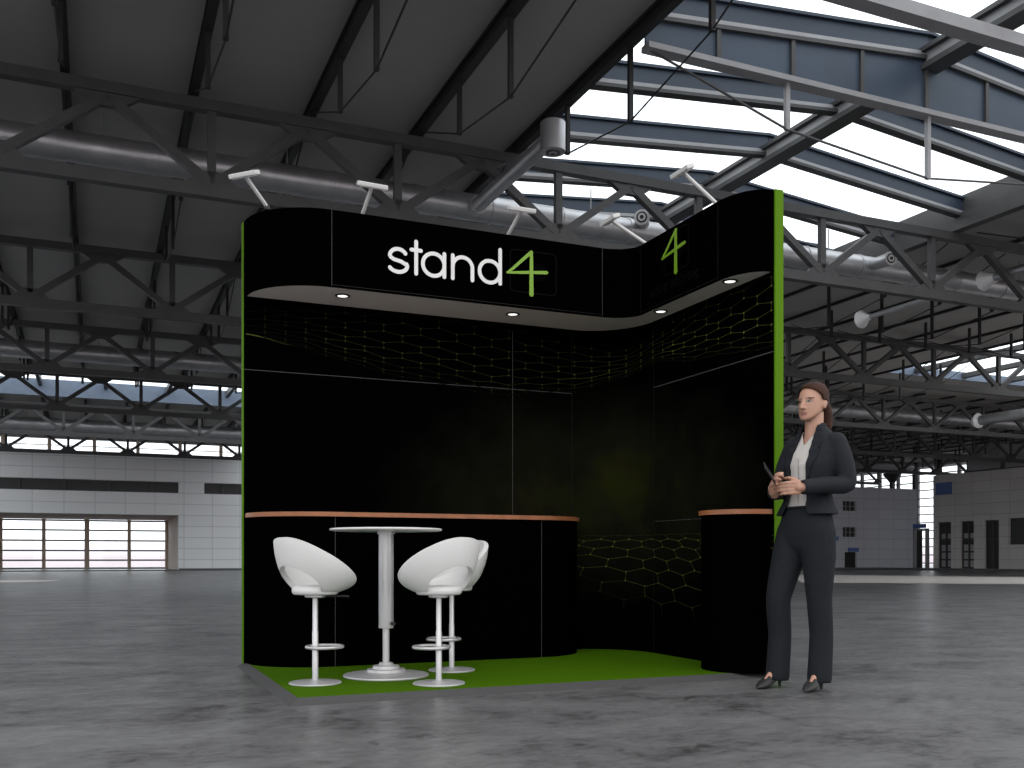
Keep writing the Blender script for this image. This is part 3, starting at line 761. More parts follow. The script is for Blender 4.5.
# ---- gabled skylight over the stand
def prof(x): return 7.25+.093*(x-6.05) if x < 10.65 else 7.678-.093*(x-10.65)
sk = thing('gabled_skylight', 'large gabled roof skylight with steel rafters tinted blue for reflected sky above the stand', 'skylight', (0, 0, 0))
RY = (6.62, 8.37, 10.12, 11.87, 13.62, 15.37, 17.12)
for y in RY:
    rm = MB()
    for a, b_ in ((6.05, 10.65), (10.65, 15.2)):
        P, Q = Vector((a, y, prof(a))), Vector((b_, y, prof(b_)))
        rm.bar(P, Q, .16, .05, m=1); rm.bar(P+Vector((0, 0, .06)), Q+Vector((0, 0, .06)), .09, .07, m=2)
        rm.bar(P+Vector((0, 0, .20)), Q+Vector((0, 0, .20)), .045, .24, m=0); rm.bar(P+Vector((0, 0, .34)), Q+Vector((0, 0, .34)), .15, .04, m=0)
    rm.obj('rafter', [M['blue'], M['steel'], M['steel_grey']], sk)
ri = MB().box(10.5, 10.8, 5, 17.6, 7.50, 7.58, 0).box(10.56, 10.74, 5, 17.6, 7.58, 7.74, 1).box(10.48, 10.82, 5, 17.6, 7.74, 7.80, 0)
ri.obj('ridge_beam', [M['steel'], M['steel_grey']], sk)
MB().box(15.1, 15.3, 5, 17.6, 7.0, 7.3).box(15.2, 15.34, 5, 17.6, 7.3, 7.66).obj('eaves_beam', M['steel'], sk)
MB().box(5.98, 6.12, 5, 17.6, ZR, 7.62).obj('eaves_beam', M['steel'], sk)
MB().box(6.1, 15.2, 17.55, 17.7, ZR-.01, 7.9).obj('end_upstand', M['blue'], sk)
for y0, y1 in zip((5.0,)+RY, RY+(17.6,)):
    for a, b_ in ((6.05, 10.65), (10.65, 15.25)):
        za, zb_ = prof(a)+.37, prof(b_)+.37
        MB().add([(a, y0, za), (b_, y0, zb_), (b_, y1, zb_), (a, y1, za), (a, y0, za+.012), (b_, y0, zb_+.012), (b_, y1, zb_+.012), (a, y1, za+.012)],
                 [(0, 1, 2, 3), (7, 6, 5, 4), (0, 4, 5, 1), (1, 5, 6, 2), (2, 6, 7, 3), (3, 7, 4, 0)]).obj('glass_pane', M['glass'], sk)
# ribbed gable girder under one rafter
gy = 10.12; gp = MB()
for a, b_ in ((6.1, 10.65), (10.65, 15.2)):
    gp.add([(a, gy-.02, 6.93), (b_, gy-.02, 6.93), (b_, gy-.02, prof(b_)), (a, gy-.02, prof(a)), (a, gy+.02, 6.93), (b_, gy+.02, 6.93), (b_, gy+.02, prof(b_)), (a, gy+.02, prof(a))],
           [(0, 1, 2, 3), (7, 6, 5, 4), (0, 4, 5, 1), (2, 6, 7, 3)])
gp.obj('gable_panel', M['blue_panel'], sk)
x = 7.13
while x < 15: MB().box(x-.03, x+.03, gy-.06, gy+.06, 6.95, prof(x)-.02).obj('gable_rib', M['steel'], sk); x += 1.15
MB().box(6.1, 15.2, gy-.09, gy+.09, 6.88, 6.95).obj('girder_flange', M['steel_grey'], sk)
MB().box(6.1, 15.2, 8.28, 8.48, 6.90, 7.05).obj('cross_beam', M['steel_grey'], sk)
for x, z in ((8.22, 6.28), (10.65, 6.02), (13.08, 6.28)): MB().box(x-.03, x+.03, gy-.03, gy+.03, z, 6.9).obj('girder_post', M['steel_grey'], sk)
MB().tube([(6.15, gy, 6.9), (8.22, gy, 6.29), (10.65, gy, 6.03), (13.08, gy, 6.29), (15.15, gy, 6.9)], .016, 8).obj('tie_rod', M['steel'], sk)

# ---- farther skylights
s2_ = thing('flat_skylight', 'flat roof skylight with dark bars at the far right above the second truss', 'skylight', (0, 0, 0))
MB().box(SB[0]-.1, SB[0]+.02, SB[2], SB[3], ZR-.01, 7.5).box(SB[1]-.02, SB[1]+.1, SB[2], SB[3], ZR-.01, 7.5).box(SB[0], SB[1], SB[3]-.02, SB[3]+.1, ZR-.01, 7.5).box(SB[0], SB[1], SB[2]-.1, SB[2]+.02, ZR-.01, 7.5).obj('upstand', M['blue_pale'], s2_)
x = SB[0]+1.5
while x < SB[1]-.5: MB().box(x-.12, x+.12, SB[2], SB[3], 7.28, 7.44).obj('glazing_bar', M['steel'], s2_); x += 2.3
MB().box(SB[0], SB[1], SB[2], SB[3], 7.47, 7.485).obj('glass_pane', M['glass'], s2_)
s3_ = thing('flat_skylight', 'long bright roof skylight with blue upstand at the far left', 'skylight', (0, 0, 0))
MB().box(SC[0], SC[1], SC[3]-.03, SC[3]+.12, ZR-.01, 7.88).obj('upstand', M['blue_pale'], s3_)
MB().box(SC[0]-.1, SC[0]+.02, SC[2], SC[3], ZR-.01, 7.88).box(SC[1]-.02, SC[1]+.1, SC[2], SC[3], ZR-.01, 7.88).box(SC[0], SC[1], SC[2]-.1, SC[2]+.02, ZR-.01, 7.88).obj('upstand', M['roof'], s3_)
x = SC[0]+1.0
while x < SC[1]: MB().box(x-.07, x+.07, SC[2], SC[3], 7.6, 7.84).obj('glazing_bar', M['steel'], s3_); x += 2.4
MB().box(SC[0], SC[1], SC[2], SC[3], 7.85, 7.865).obj('glass_pane', M['glass'], s3_)

for h, lb in ((SD, 'added unseen skylight near the back wall, above the hall behind the stand'), (SE, 'added unseen skylight between second and third trusses, straight behind the stand')):
    q = thing('flat_skylight', lb, 'skylight', (0, 0, 0))  # out of sight behind the stand, added to light the hall
    MB().box(h[0]-.1, h[0]+.02, h[2], h[3], ZR-.01, 7.7).box(h[1]-.02, h[1]+.1, h[2], h[3], ZR-.01, 7.7).box(h[0], h[1], h[3]-.02, h[3]+.1, ZR-.01, 7.7).box(h[0], h[1], h[2]-.1, h[2]+.02, ZR-.01, 7.7).obj('upstand', M['blue'], q)  # upstand of the added skylight
    x = h[0]+1.5
    while x < h[1]-.5: MB().box(x-.08, x+.08, h[2], h[3], 7.3, 7.62).obj('glazing_bar', M['steel'], q); x += 2.0
    MB().box(h[0], h[1], h[2], h[3], 7.66, 7.675).obj('glass_pane', M['glass'], q)

# ---- air ducts along the trusses, with nozzles
def duct(y, z, r, x0, x1, label):
    t = thing('air_duct', label, 'air duct', (0, 0, 0), 0, 'air ducts along the trusses')
    MB().tube([(x0, y, z), (x1, y, z)], r, 28).obj('duct_pipe', M['duct'], t, smooth=40)
    x = x0+.6; sm = MB().tube([(-.02, y, z), (.02, y, z)], r+.014, 28).mesh('seam', M['duct'], 40)
    while x < x1: put('seam', sm, t, (x, 0, 0)); x += 1.32
    x = x0+1.2
    hg = MB().box(-.008, .008, y-.008, y+.008, z+r, ZR).mesh('hanger_wire', M['steel_grey'])
    while x < x1: put('hanger_wire', hg, t, (x, 0, 0)); x += 2.64
    return t
d1_ = duct(15.1, 6.58, .215, -6.4, 24, 'round silver air duct behind the nearest truss')
d3_ = duct(29.9, 6.5, .25, -6.4, 40, 'round grey air duct behind the third truss')
duct(45.0, 6.3, .28, -6.4, 46, 'round grey air duct behind the fifth truss')
# drop nozzle: pipe towards the viewer ending in an upright drum; like every nozzle it is part of its duct
nz = MB().tube([(5.76, 14.95, 6.52), (5.76, 12.05, 6.52)], .115, 20).obj('branch_pipe', M['duct'], d1_, smooth=40)
MB().tube([(5.76, 14.93, 6.52), (5.76, 14.78, 6.52)], .15, 20).obj('collar', M['duct'], nz, smooth=40)
dc = Vector((5.76, 11.98, 6.5))
MB().lathe([(.165, -.2), (.172, -.195), (.172, .2), (.16, .21)], 28, o=dc).obj('drum', M['duct'], nz, smooth=40)
MB().lathe([(.10, -.212), (.10, -.198)], 24, o=dc, m=0).lathe([(.06, -.222), (.06, -.2)], 24, o=dc, m=1).lathe([(.03, -.23), (.03, -.2)], 16, o=dc, m=0).obj('jet_rings', [M['steel'], M['steel_grey']], nz)
def jet(par, loc, dirv, L, cone):
    j = MB().lathe([(.095, -L), (.12, -L+.02), (.12, -.04), (.135, -.035), (.135, 0)], 24).obj('jet_nozzle', M['duct'], par, smooth=40)
    j.location = loc; j.rotation_euler = Vector(dirv).to_track_quat('Z', 'Y').to_euler()
    MB().lathe([(.128, 0), (.128, .006)], 24, m=0).lathe([(.095, .004), (.095, .012)], 24, m=1).lathe([(.068, .01), (.068, .018)], 24, m=0).lathe([(.034, .016), (.034, .024)], 16, m=1).obj('jet_rings', [M['white_metal'], M['rubber']], j)
    if cone: MB().lathe([(.06, -L), (.08, -L-.10), (.19, -L-.24), (.192, -L-.26)], 24).obj('cone', M['cone'], j, smooth=40)
jet(d1_, (8.72, 14.58, 6.66), (-.55, -.83, -.1), .42, False)
jet(d1_, (14.2, 14.4, 6.56), (-.1, -.98, -.05), .5, True)
def pipe_cone(par, x, y0, y1, z, r):
    p = MB().tube([(x, y0, z), (x, y1, z)], r, 16).obj('branch_pipe', M['duct'], par, smooth=40)
    MB().tube([(x, y1-.02, z), (x, y1+.1, z), (x, y1+.26, z), (x, y1+.28, z)], [r*1.1, r*1.5, .2, .202], 24).obj('cone', M['cone'], p, smooth=40)
pipe_cone(d1_, 15.91, 15.1, 16.75, 6.13, .055)
pipe_cone(d1_, 16.75, 10.6, 14.2, 6.42, .08)
pipe_cone(d3_, 31.8, 23.2, 27.6, 6.1, .2)
# ================================================================= the woman beside the stand
SKIN = mat('skin', (.37, .205, .145), .55, vary=.04, scale=14)
LIP = mat('lip_rose', (.24, .09, .075), .4); BROW = mat('brow_brown', (.10, .055, .035), .7)
EYE_W = mat('eye_white', (.17, .155, .145), .3); IRIS = mat('iris_brown', (.035, .022, .015), .3); LID = mat('lid_darker_skin', (.27, .14, .10), .6)  # lid tone is a darker skin colour around each eye
HAIR = mat('dark_brown_hair', (.034, .013, .0075), .55, vary=.3, scale=40, spec=.1)
CLOTH = mat('charcoal_suit_cloth', (.0095, .0112, .015), .8, vary=.12, scale=40, bump=.05, spec=.2)
TROUS = mat('charcoal_trouser_cloth', (.0105, .0125, .0155), .85, vary=.1, scale=40, bump=.05, spec=.15)
BLOUSE = mat('off_white_blouse', (.40, .385, .37), .7, bump=.15, scale=25, vary=.03)
SHOE = mat('black_suede', (.012, .012, .013), .6)

def rings_loft(rings, n=28):
    """rings: (centre f, l, z, half depth f, half width l[, squareness])"""
    mb = MB()
    for r in rings:
        f, l, z, a, b = r[:5]; q = r[5] if len(r) > 5 else 2.
        for j in range(n):
            t = 2*PI*j/n; c, s = math.cos(t), math.sin(t)
            mb.v.append((f+a*math.copysign(abs(c)**(2/q), c), l+b*math.copysign(abs(s)**(2/q), s), z))
    k = len(rings)
    for i in range(k-1):
        for j in range(n): mb.f.append((i*n+j, i*n+(j+1) % n, (i+1)*n+(j+1) % n, (i+1)*n+j))
    mb.f += [tuple(reversed(range(n))), tuple(range((k-1)*n, k*n))]; mb.m += [0]*len(mb.f)
    return mb
def limb(mb, pts, rad, n=14, sub=5):
    """smooth tapered limb through the joints, round ends"""
    P = [Vector(p) for p in pts]; Q = []; R = []
    for i in range(len(P)-1):
        a = P[max(0, i-1)]; b = P[i]; c = P[i+1]; d = P[min(len(P)-1, i+2)]
        for k in range(sub):
            t = k/sub
            q = .5*((2*b)+(c-a)*t+(2*a-5*b+4*c-d)*t*t+(3*b-a-3*c+d)*t**3)
            Q.append(b.lerp(c, t)*.45+q*.55); R.append(rad[i]+(rad[i+1]-rad[i])*t)
    Q.append(P[-1]); R.append(rad[-1])
    mb.tube(Q, R, n); mb.sphere(Q[0], R[0], n, 8); mb.sphere(Q[-1], R[-1], n, 8)
    return mb
def fused(name, mbs, mats, voxel, smooth_it=6, parent=None):
    """join overlapping solids into one continuous surface"""
    big = MB()
    for b in mbs: big.add(b.v, b.f, 0)
    tmp = big.obj('tmp', mats)
    r = tmp.modifiers.new('r', 'REMESH'); r.mode = 'VOXEL'; r.voxel_size = voxel
    if smooth_it:
        s = tmp.modifiers.new('s', 'SMOOTH'); s.factor = .5; s.iterations = smooth_it
    dg = bpy.context.evaluated_depsgraph_get(); me = bpy.data.meshes.new_from_object(tmp.evaluated_get(dg))
    old = tmp.data; bpy.data.objects.remove(tmp); bpy.data.meshes.remove(old)
    me.name = name
    me.materials.clear()
    for m in (mats if isinstance(mats, list) else [mats]): me.materials.append(m)
    me.polygons.foreach_set('material_index', [0]*len(me.polygons)); me.polygons.foreach_set('use_smooth', [True]*len(me.polygons))
    o = bpy.data.objects.new(name, me); C.objects.link(o)
    if parent: o.parent = parent
    return o
def keep_faces(o, pred):
    bm = bmesh.new(); bm.from_mesh(o.data); bm.normal_update()
    bmesh.ops.delete(bm, geom=[f for f in bm.faces if not pred(f.calc_center_median(), f.normal)], context='FACES')
    # even out the cut edge
    for _ in range(6):
        mv = {}
        for v in bm.verts:
            be = [e for e in v.link_edges if e.is_boundary]
            if len(be) == 2: mv[v] = (v.co*2 + be[0].other_vert(v).co + be[1].other_vert(v).co)/4
        for v, c in mv.items(): v.co = c
    bm.to_mesh(o.data); bm.free()

# joints (f forward, l to her left, z up)
NK = Vector((-.072, 0, 1.47)); HD = Vector((-.068, 0, 1.553))      # neck base, chin level centre of the skull
SHL, ELL, WRL = Vector((-.085, .155, 1.42)), Vector((-.095, .205, 1.18)), Vector((.185, .14, 1.15))
SHR, ELR, WRR = Vector((-.075, -.155, 1.42)), Vector((-.02, -.215, 1.165)), Vector((.225, -.035, 1.125))
HIPL, KNL, ANL = Vector((0, .088, .90)), Vector((.0, .10, .50)), Vector((.012, .112, .115))
HIPR, KNR, ANR = Vector((0, -.088, .90)), Vector((.115, -.10, .50)), Vector((.115, -.105, .115))
YAW = math.radians(6); HM = Matrix.Translation(HD) @ Matrix.Rotation(YAW, 4, 'Z') @ Matrix.Rotation(math.radians(2), 4, 'Y')
def hd(f, l, z): return HM @ Vector((f, l, z))
HEAD = [(.080, 0, .002, .012, .016), (.074, 0, .008, .024, .031), (.062, 0, .021, .037, .046), (.040, 0, .042, .060, .058), (.022, 0, .066, .080, .0645),
        (.012, 0, .090, .089, .0680), (.006, 0, .115, .094, .0700), (.001, 0, .140, .0945, .070), (-.002, 0, .163, .090, .068), (-.005, 0, .185, .078, .060), (-.008, 0, .203, .058, .046), (-.01, 0, .216, .03, .026), (-.01, 0, .221, .008, .008)]
head = rings_loft(HEAD, 36); head.v = [tuple(HM @ Vector(v)) for v in head.v]
hx = MB()
limb(hx, [hd(.094, 0, .118), hd(.106, 0, .094), hd(.117, 0, .074)], [.0075, .0095, .0115], 12)      # nose
for s in (-1, 1):
    hx.sphere(hd(.101, .0105*s, .071), (.011, .0085, .008))
    hx.sphere(hd(.083, .032*s, .127), (.010, .020, .007))                                              # brow
    hx.sphere(hd(-.004, .0725*s, .092), (.017, .008, .027)); hx.sphere(hd(-.01, .0765*s, .10), (.016, .006, .018))
    hx.sphere(hd(.0765, .031*s, .1095), .0125)                                                        # eyeball
hx.sphere(hd(.0915, 0, .0435), (.010, .022, .0062)); hx.sphere(hd(.0895, 0, .0335), (.0105, .019, .0068)); hx.sphere(hd(.078, 0, .016), (.017, .018, .012))
nk = MB(); limb(nk, [NK-Vector((.005, 0, .05)), NK+Vector((0, 0, .02)), hd(-.012, 0, .045)], [.062, .053, .052], 20)
torso = rings_loft([(0, 0, .80, .075, .13), (-.005, 0, .90, .10, .165), (-.01, 0, .98, .095, .155), (-.02, 0, 1.06, .085, .128), (-.035, 0, 1.14, .085, .122), (-.045, 0, 1.22, .10, .135), (-.05, 0, 1.29, .11, .145),
                    (-.065, 0, 1.36, .095, .155), (-.075, 0, 1.41, .075, .15), (-.076, 0, 1.45, .055, .09), (-.074, 0, 1.475, .045, .055)], 28)
arms = MB()
limb(arms, [SHL, ELL, WRL], [.048, .037, .026]); limb(arms, [SHR, ELR, WRR], [.048, .037, .026])
legs = MB()
limb(legs, [HIPL, KNL, ANL], [.085, .055, .036]); limb(legs, [HIPR, KNR, ANR], [.085, .055, .036])
def foot(mb, an, toe, heel_z=.075):
    d = (toe-an); d.z = 0; d.normalize(); h = an+Vector((0, 0, -.02)); h.z = heel_z+.022
    limb(mb, [an, h-d*.025, h+d*.05-Vector((0, 0, .012)), toe-d*.055+Vector((0, 0, .032)), toe-d*.012+Vector((0, 0, .016))], [.032, .022, .021, .013, .005], 12)
TOEL = Vector((.175, .14, 0)); TOER = Vector((.292, -.105, 0))
feet = MB(); foot(feet, ANL, TOEL); foot(feet, ANR, TOER)
def hand(mb, wr, palm_dir, across, nrm, curls, thumb, L=.088):
    """palm from the wrist along palm_dir; across runs to the index side; nrm is the palm side"""
    p, a, n = Vector(palm_dir).normalized(), Vector(across).normalized(), Vector(nrm).normalized()
    limb(mb, [wr-p*.01, wr+p*.025], [.026, .027], 14)
    for k in range(4):
        base = wr + p*.03 + a*(.026-.0175*k); kn = wr + p*(L-.004*abs(k-1.2)) + a*(.030-.0195*k)
        limb(mb, [base, kn], [.0155, .0115], 10)
        ln = (.042, .047, .043, .034)[k]; c = curls[k]; q = kn; ang = 0
        pts = [kn]
        for f_, s_ in ((.46, .55), (.31, 1.), (.23, .75)):
            ang += c*s_; q = q + (p*math.cos(ang)+n*math.sin(ang))*ln*2*f_*.92; pts.append(q)
        limb(mb, pts, [.0098, .0090, .0080, .0066], 10, 4)
    b = wr + p*.022 + a*.026; t1 = b + (p*.55+a*.62+n*.35).normalized()*.036
    t2 = t1 + (p*thumb[0]+a*thumb[1]+n*thumb[2]).normalized()*.031; t3 = t2 + (p*(thumb[0]+.1)+a*(thumb[1]-.35)+n*(thumb[2]+.25)).normalized()*.025
    limb(mb, [b, t1, t2, t3], [.0165, .0125, .0100, .0078], 10, 4)
hands = MB()
dl_ = (Vector((.262, .05, 1.145))-WRL)
hand(hands, WRL, dl_, (.15, -.1, 1), (-.75, -.75, -.1), (.42, .45, .48, .5), (.75, .35, .35))
dr_ = Vector((.075, .045, .07))
hand(hands, WRR, dr_, (-.55, .1, .8), (-.35, .9, .05), (.72, .8, .85, .9), (.8, .1, .45))
person = fused('person', [head, hx, nk, torso, arms, legs, feet, hands], [SKIN, LIP, BROW, EYE_W, IRIS, LID], .0042, 2)
person.location = (3.795, 4.505, 0); person.rotation_euler = (0, 0, math.radians(-170))
tag(person, 'woman in charcoal trouser suit and white blouse standing beside the stand, hands before her waist', 'person')
HI = HM.inverted()
idx = []
for p in person.data.polygons:
    c = HI @ p.center; k = 0
    if -.02 < c.z < .2 and c.x > .05:
        for s in (-1, 1):
            dl, dz = c.y-.031*s, c.z-.1095
            if (dl/.0155)**2+(dz/.0066)**2 < 1: k = 4 if (dl/.0062)**2+(dz/.0068)**2 < 1 else 3
            elif (dl/.0185)**2+((dz-.002)/.0105)**2 < 1: k = 5
            if abs(c.y-s*.034) < .021 and abs(c.z-(.1285-(abs(c.y)-.034)**2*9)) < .0034 and c.x > .055: k = 2
        if c.x > .085 and (c.y/.0235)**2+((c.z-.0385)/.0105)**2 < 1: k = 1
    idx.append(k)
person.data.polygons.foreach_set('material_index', idx)

# hair: swept back, with a low tail
hr = [(f-.004 if i > 3 else f-.006, l, z+(.006 if i > 8 else .002), a+.010, b+.009) for i, (f, l, z, a, b) in enumerate(HEAD)]
hair = rings_loft(hr[3:], 40); hair.v = [tuple(HM @ Vector(v)) for v in hair.v]
tail = MB(); limb(tail, [hd(-.080, 0, .115), hd(-.115, 0, .09), hd(-.128, .004, .035), hd(-.118, .010, -.03), hd(-.108, .012, -.06)], [.028, .034, .034, .028, .012], 14)
h_o = fused('hair', [hair, tail], HAIR, .005, 3, person)
def hair_keep(c, n):
    q = HI @ c
    if q.x < -.075: return True
    line = .190 if q.x > .078 else .190-(.078-q.x)*.85          # hairline falls from the forehead to behind the ear
    if abs(q.y) > .05 and q.x < .02: line = min(line, .118 if q.x > -.02 else .04)
    return q.z > line and q.z > -.09
keep_faces(h_o, hair_keep)
sf = h_o.modifiers.new('thick', 'SOLIDIFY'); sf.thickness = .006; sf.offset = 0

# blouse
def zlerp(tab, z): return interp(tab, z)
bl = fused('blouse', [rings_loft([(-.005, 0, .985, .105, .155), (-.018, 0, 1.06, .093, .133), (-.033, 0, 1.14, .095, .128), (-.043, 0, 1.22, .112, .141), (-.048, 0, 1.29, .122, .151),
                                   (-.063, 0, 1.36, .106, .16), (-.073, 0, 1.41, .085, .155), (-.074, 0, 1.45, .064, .096), (-.072, 0, 1.485, .055, .062), (-.07, 0, 1.50, .053, .058)], 32)], BLOUSE, .007, 3, person)
keep_faces(bl, lambda c, n: abs(n.z) < .93 and c.z > 1.035 and not (c.x > -.05 and c.z > 1.405 and abs(c.y) < .004+(c.z-1.405)*.55) and c.z < 1.492)
sf = bl.modifiers.new('thick', 'SOLIDIFY'); sf.thickness = .004; sf.offset = 1
pk = MB()
pk.bar((.0775, 0, 1.04), (.083, 0, 1.33), .022, .003, up=(1, 0, 0)); pk.obj('placket', BLOUSE, bl)

# jacket: body and sleeves fused, then opened down the front
body = rings_loft([(-.008, 0, 1.005, .128, .198), (-.014, 0, 1.05, .118, .172), (-.028, 0, 1.12, .106, .140), (-.036, 0, 1.17, .106, .138), (-.046, 0, 1.23, .122, .156), (-.052, 0, 1.29, .132, .167),
                   (-.066, 0, 1.36, .118, .174), (-.078, 0, 1.415, .098, .176), (-.079, 0, 1.455, .078, .148), (-.078, 0, 1.488, .066, .106), (-.077, 0, 1.52, .060, .070), (-.077, 0, 1.542, .058, .062)], 36)
slv = MB()
limb(slv, [SHL+Vector((0, -.01, -.005)), SHL.lerp(ELL, .5)+Vector((-.006, .008, 0)), ELL+Vector((-.004, .004, -.004)), ELL.lerp(WRL, .5), WRL-(WRL-ELL).normalized()*.004], [.060, .056, .050, .046, .040], 18)
limb(slv, [SHR+Vector((0, .01, -.005)), SHR.lerp(ELR, .5)+Vector((-.006, -.008, 0)), ELR+Vector((-.004, -.004, -.004)), ELR.lerp(WRR, .5), WRR-(WRR-ELR).normalized()*.02], [.060, .056, .050, .046, .040], 18)
jk = fused('jacket', [body, slv], CLOTH, .0075, 4, person)
OPEN = [(1.0, .088), (1.06, .070), (1.14, .054), (1.25, .056), (1.33, .060), (1.40, .055), (1.46, .050), (1.52, .055)]
def jk_keep(c, n):
    if c.x > -.06 and abs(c.y-.004) < interp(OPEN, c.z) and c.x > .02-max(0, c.z-1.40)*.9 and (c-WRL).length > .075 and (c-WRR).length > .075 and n.x > -.2 and (c-ELR.lerp(WRR, .7)).length > .06: return False
    if n.z < -.8 and c.z < 1.02: return False
    if n.z > .6 and c.z > 1.515: return False
    for wr, el in ((WRL, ELL), (WRR, ELR)):
        d = (wr-el).normalized(); t = (c-wr).dot(d); lim = .012 if wr is WRL else -.002
        if t > lim and (c-wr).length < .08: return False
    return True
keep_faces(jk, jk_keep)
sf = jk.modifiers.new('thick', 'SOLIDIFY'); sf.thickness = .006; sf.offset = 0
def surf(tab, z): return interp(tab, z)
FX = [(1.005, .120), (1.05, .104), (1.12, .080), (1.17, .073), (1.23, .076), (1.29, .080), (1.36, .052), (1.415, .020), (1.455, -.001), (1.488, -.012), (1.545, -.018)]
WY_ = [(1.005, .198), (1.05, .172), (1.12, .146), (1.17, .145), (1.23, .156), (1.29, .167), (1.36, .174), (1.415, .176), (1.455, .148), (1.488, .106), (1.545, .062)]
CX_ = [(1.005, -.008), (1.17, -.036), (1.29, -.052), (1.405, -.078), (1.51, -.076)]
def on_body(l, z, off):
    b = interp(WY_, z)+off; a = interp(FX, z)-interp(CX_, z)+off; k = max(0, 1-(l/b)**2)**.5
    return Vector((interp(CX_, z)+a*k, l, z))
for s in (-1, 1):
    lp = MB(); zs = [1.165+.009*i for i in range(41)]; A = []; B = []
    for z in zs:
        inn = interp(OPEN, z)*1.0+.000; t = (z-1.165)/.3135
        wv = .058*min(1, t*1.6) if z < 1.375 else .058-.0*(z-1.375)
        if 1.372 < z < 1.39: wv = .042
        if z > 1.44: wv = max(.018, .058-(z-1.44)*.5)
        A.append(on_body(s*inn+.004, z, .006)); B.append(on_body(s*(inn+wv)+.004, z, .011))
    n = len(zs); lp.v = [tuple(p) for p in A+B]+[tuple(p+Vector((-.005, 0, 0))) for p in A+B]
    lp.f = [(i, i+1, n+i+1, n+i) for i in range(n-1)]+[(2*n+i, 3*n+i, 3*n+i+1, 2*n+i+1) for i in range(n-1)]+[(i, 2*n+i, 2*n+i+1, i+1) for i in range(n-1)]+[(n+i, n+i+1, 3*n+i+1, 3*n+i) for i in range(n-1)]
    lp.m = [0]*len(lp.f); lp.obj('lapel', CLOTH, jk, smooth=40)
for k, z in enumerate((1.135,)):
    MB().sphere(on_body(.068, z, .008), (.004, .009, .009), 12, 8).obj('button', SHOE, jk, smooth=60)

# trousers
hip = rings_loft([(.012, 0, .775, .06, .105), (.008, 0, .82, .096, .155), (.0, 0, .88, .112, .176), (-.004, 0, .94, .112, .174), (-.008, 0, 1.0, .104, .160), (-.016, 0, 1.055, .095, .142)], 32)
lg = MB()
limb(lg, [HIPL+Vector((.0, -.002, .0)), HIPL.lerp(KNL, .35), KNL+Vector((.004, 0, .02)), KNL.lerp(ANL, .5)+Vector((-.012, 0, 0)), ANL+Vector((.006, .0, -.05))], [.098, .094, .069, .064, .067], 22)
limb(lg, [HIPR+Vector((.0, .002, .0)), HIPR.lerp(KNR, .35), KNR+Vector((.004, 0, .02)), KNR.lerp(ANR, .5)+Vector((-.012, 0, 0)), ANR+Vector((.006, .0, -.05))], [.098, .094, .069, .064, .067], 22)
tr = fused('trousers', [hip, lg], TROUS, .008, 16, person)
keep_faces(tr, lambda c, n: c.z > .048 + (0) and not (n.z > .8 and c.z > 1.04) and not (n.z < -.75 and c.z < .12))
sf = tr.modifiers.new('thick', 'SOLIDIFY'); sf.thickness = .005; sf.offset = 0
for s, K, A_ in ((1, KNL, ANL), (-1, KNR, ANR)):
    cr = MB(); P = [Vector((.002+.095, .088*s, .80)), K+Vector((.0745, 0, .02)), K.lerp(A_, .5)+Vector((.053, 0, 0)), A_+Vector((.0535, 0, -.06))]
    cr.tube(P, .0028, 6); cr.obj('crease', TROUS, tr, smooth=60)
MB().tube([(interp([(0, 0)], 0)-.0135+.0985*math.cos(t), .146*math.sin(t), 1.045) for t in [2*PI*k/40 for k in range(40)]], .0085, 8, closed=True).obj('waistband', TROUS, tr, smooth=60)

# court shoes with slim heels
for an, toe in ((ANL, TOEL), (ANR, TOER)):
    d = (toe-an); d.z = 0; d.normalize(); sd = Vector((-d.y, d.x, 0)); h = Vector((an.x, an.y, 0))-d*.03
    Ls = (toe-h).length; n = 16; sh = MB(); U = []
    secs = []
    for i in range(13):
        t = i/12; z0 = .072*(1-min(1, t/.66))**1.15 if t < .66 else 0
        wd = interp([(0, .022), (.15, .031), (.4, .029), (.7, .041), (.88, .031), (1., .006)], t)
        top = interp([(0, .055), (.12, .052), (.4, .034), (.50, .034), (.56, .066), (.75, .047), (.92, .026), (1., .010)], t)
        secs.append((h+d*(Ls*t), z0+.004, wd, top))
    for c, z0, wd, top in secs:
        for j in range(n):
            a = 2*PI*j/n; y = math.cos(a); zz = math.sin(a)
            U.append(c + sd*wd*math.copysign(abs(y)**.7, y) + Vector((0, 0, z0+top*(.5+.5*zz))))
    sh.v = [tuple(p) for p in U]
    for i in range(12):
        for j in range(n): sh.f.append((i*n+j, i*n+(j+1) % n, (i+1)*n+(j+1) % n, (i+1)*n+j))
    sh.f += [tuple(reversed(range(n))), tuple(range(12*n, 13*n))]; sh.m = [0]*len(sh.f)
    so = sh.obj('shoe', SHOE, person, smooth=50)
    hm_ = MB(); b = h+d*.016
    hm_.tube([b+Vector((0, 0, .08)), b+Vector((0, 0, .04)), b+Vector((0, 0, .004))], [.021, .011, .0075], 12); hm_.obj('heel', SHOE, so, smooth=40)

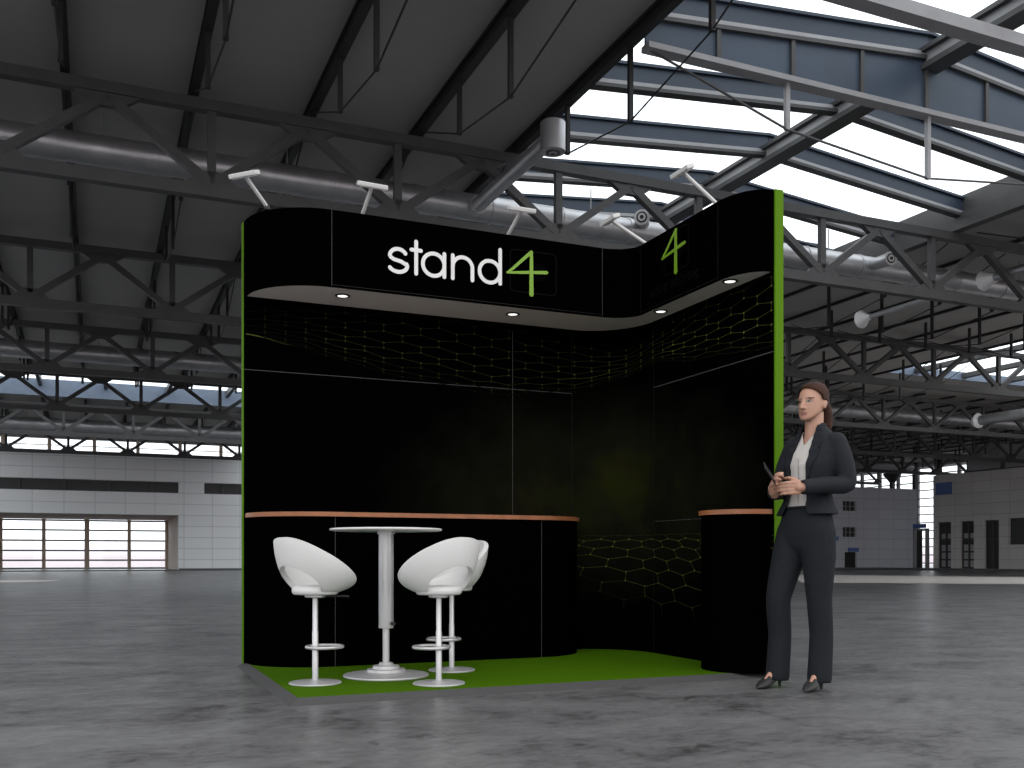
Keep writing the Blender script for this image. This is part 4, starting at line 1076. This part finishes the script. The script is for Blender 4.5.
# the dark slim phone in her right hand
ph = thing('phone', 'slim black phone held upright in the woman\'s right hand', 'phone', person.location, math.radians(-170))
pc, pd = Vector((.345, .036, 1.228)), Vector((.062, .0, .062)).normalized()
MB().bar(pc-pd*.062, pc+pd*.062, .066, .008, up=(-.55, .83, .4)).obj('phone_body', mat('black_phone_shell', (.006, .006, .007), .3), ph, bevel=.003)
# ================================================================= light and camera
w = bpy.data.worlds.new('world'); bpy.context.scene.world = w; w.use_nodes = True
nt = w.node_tree; bg = nt.nodes['Background']
tc = nt.nodes.new('ShaderNodeTexCoord'); sp_ = nt.nodes.new('ShaderNodeSeparateXYZ'); rp = nt.nodes.new('ShaderNodeValToRGB')
nt.links.new(tc.outputs['Generated'], sp_.inputs[0]); nt.links.new(sp_.outputs[2], rp.inputs[0])
rp.color_ramp.elements[0].position = 0.; rp.color_ramp.elements[0].color = (.56, .485, .50, 1)
rp.color_ramp.elements[1].position = .022; rp.color_ramp.elements[1].color = (1, .99, .985, 1)
nt.links.new(rp.outputs[0], bg.inputs['Color']); bg.inputs['Strength'].default_value = 2.15
def light(name, kind, loc, energy, col=(1, 1, 1), **kw):
    l = bpy.data.lights.new(name, kind); l.energy = energy; l.color = col
    for k, v in kw.items(): setattr(l, k, v)
    o = bpy.data.objects.new(name, l); C.objects.link(o); o.location = loc; return o
for x, y in DL:
    light('downlight_beam', 'SPOT', (x, y, ZB-.02), 4, (1, .97, .9), spot_size=math.radians(80), spot_blend=.8, shadow_soft_size=.03)

cam = bpy.data.cameras.new('camera'); co = bpy.data.objects.new('camera', cam); C.objects.link(co)
cam.sensor_width = 36; cam.sensor_fit = 'HORIZONTAL'; cam.lens = 36*970/1024; cam.shift_y = (557-384)/1024
cam.clip_start = .05; cam.clip_end = 300
co.location = (0, 0, CAMZ); co.rotation_euler = (PI/2, 0, -math.atan(417/970))
sc = bpy.context.scene; sc.camera = co
sc.view_settings.view_transform = 'Standard'; sc.view_settings.look = 'None'; sc.view_settings.gamma = 1; sc.view_settings.use_curve_mapping = False
sc.view_settings.exposure = 0.
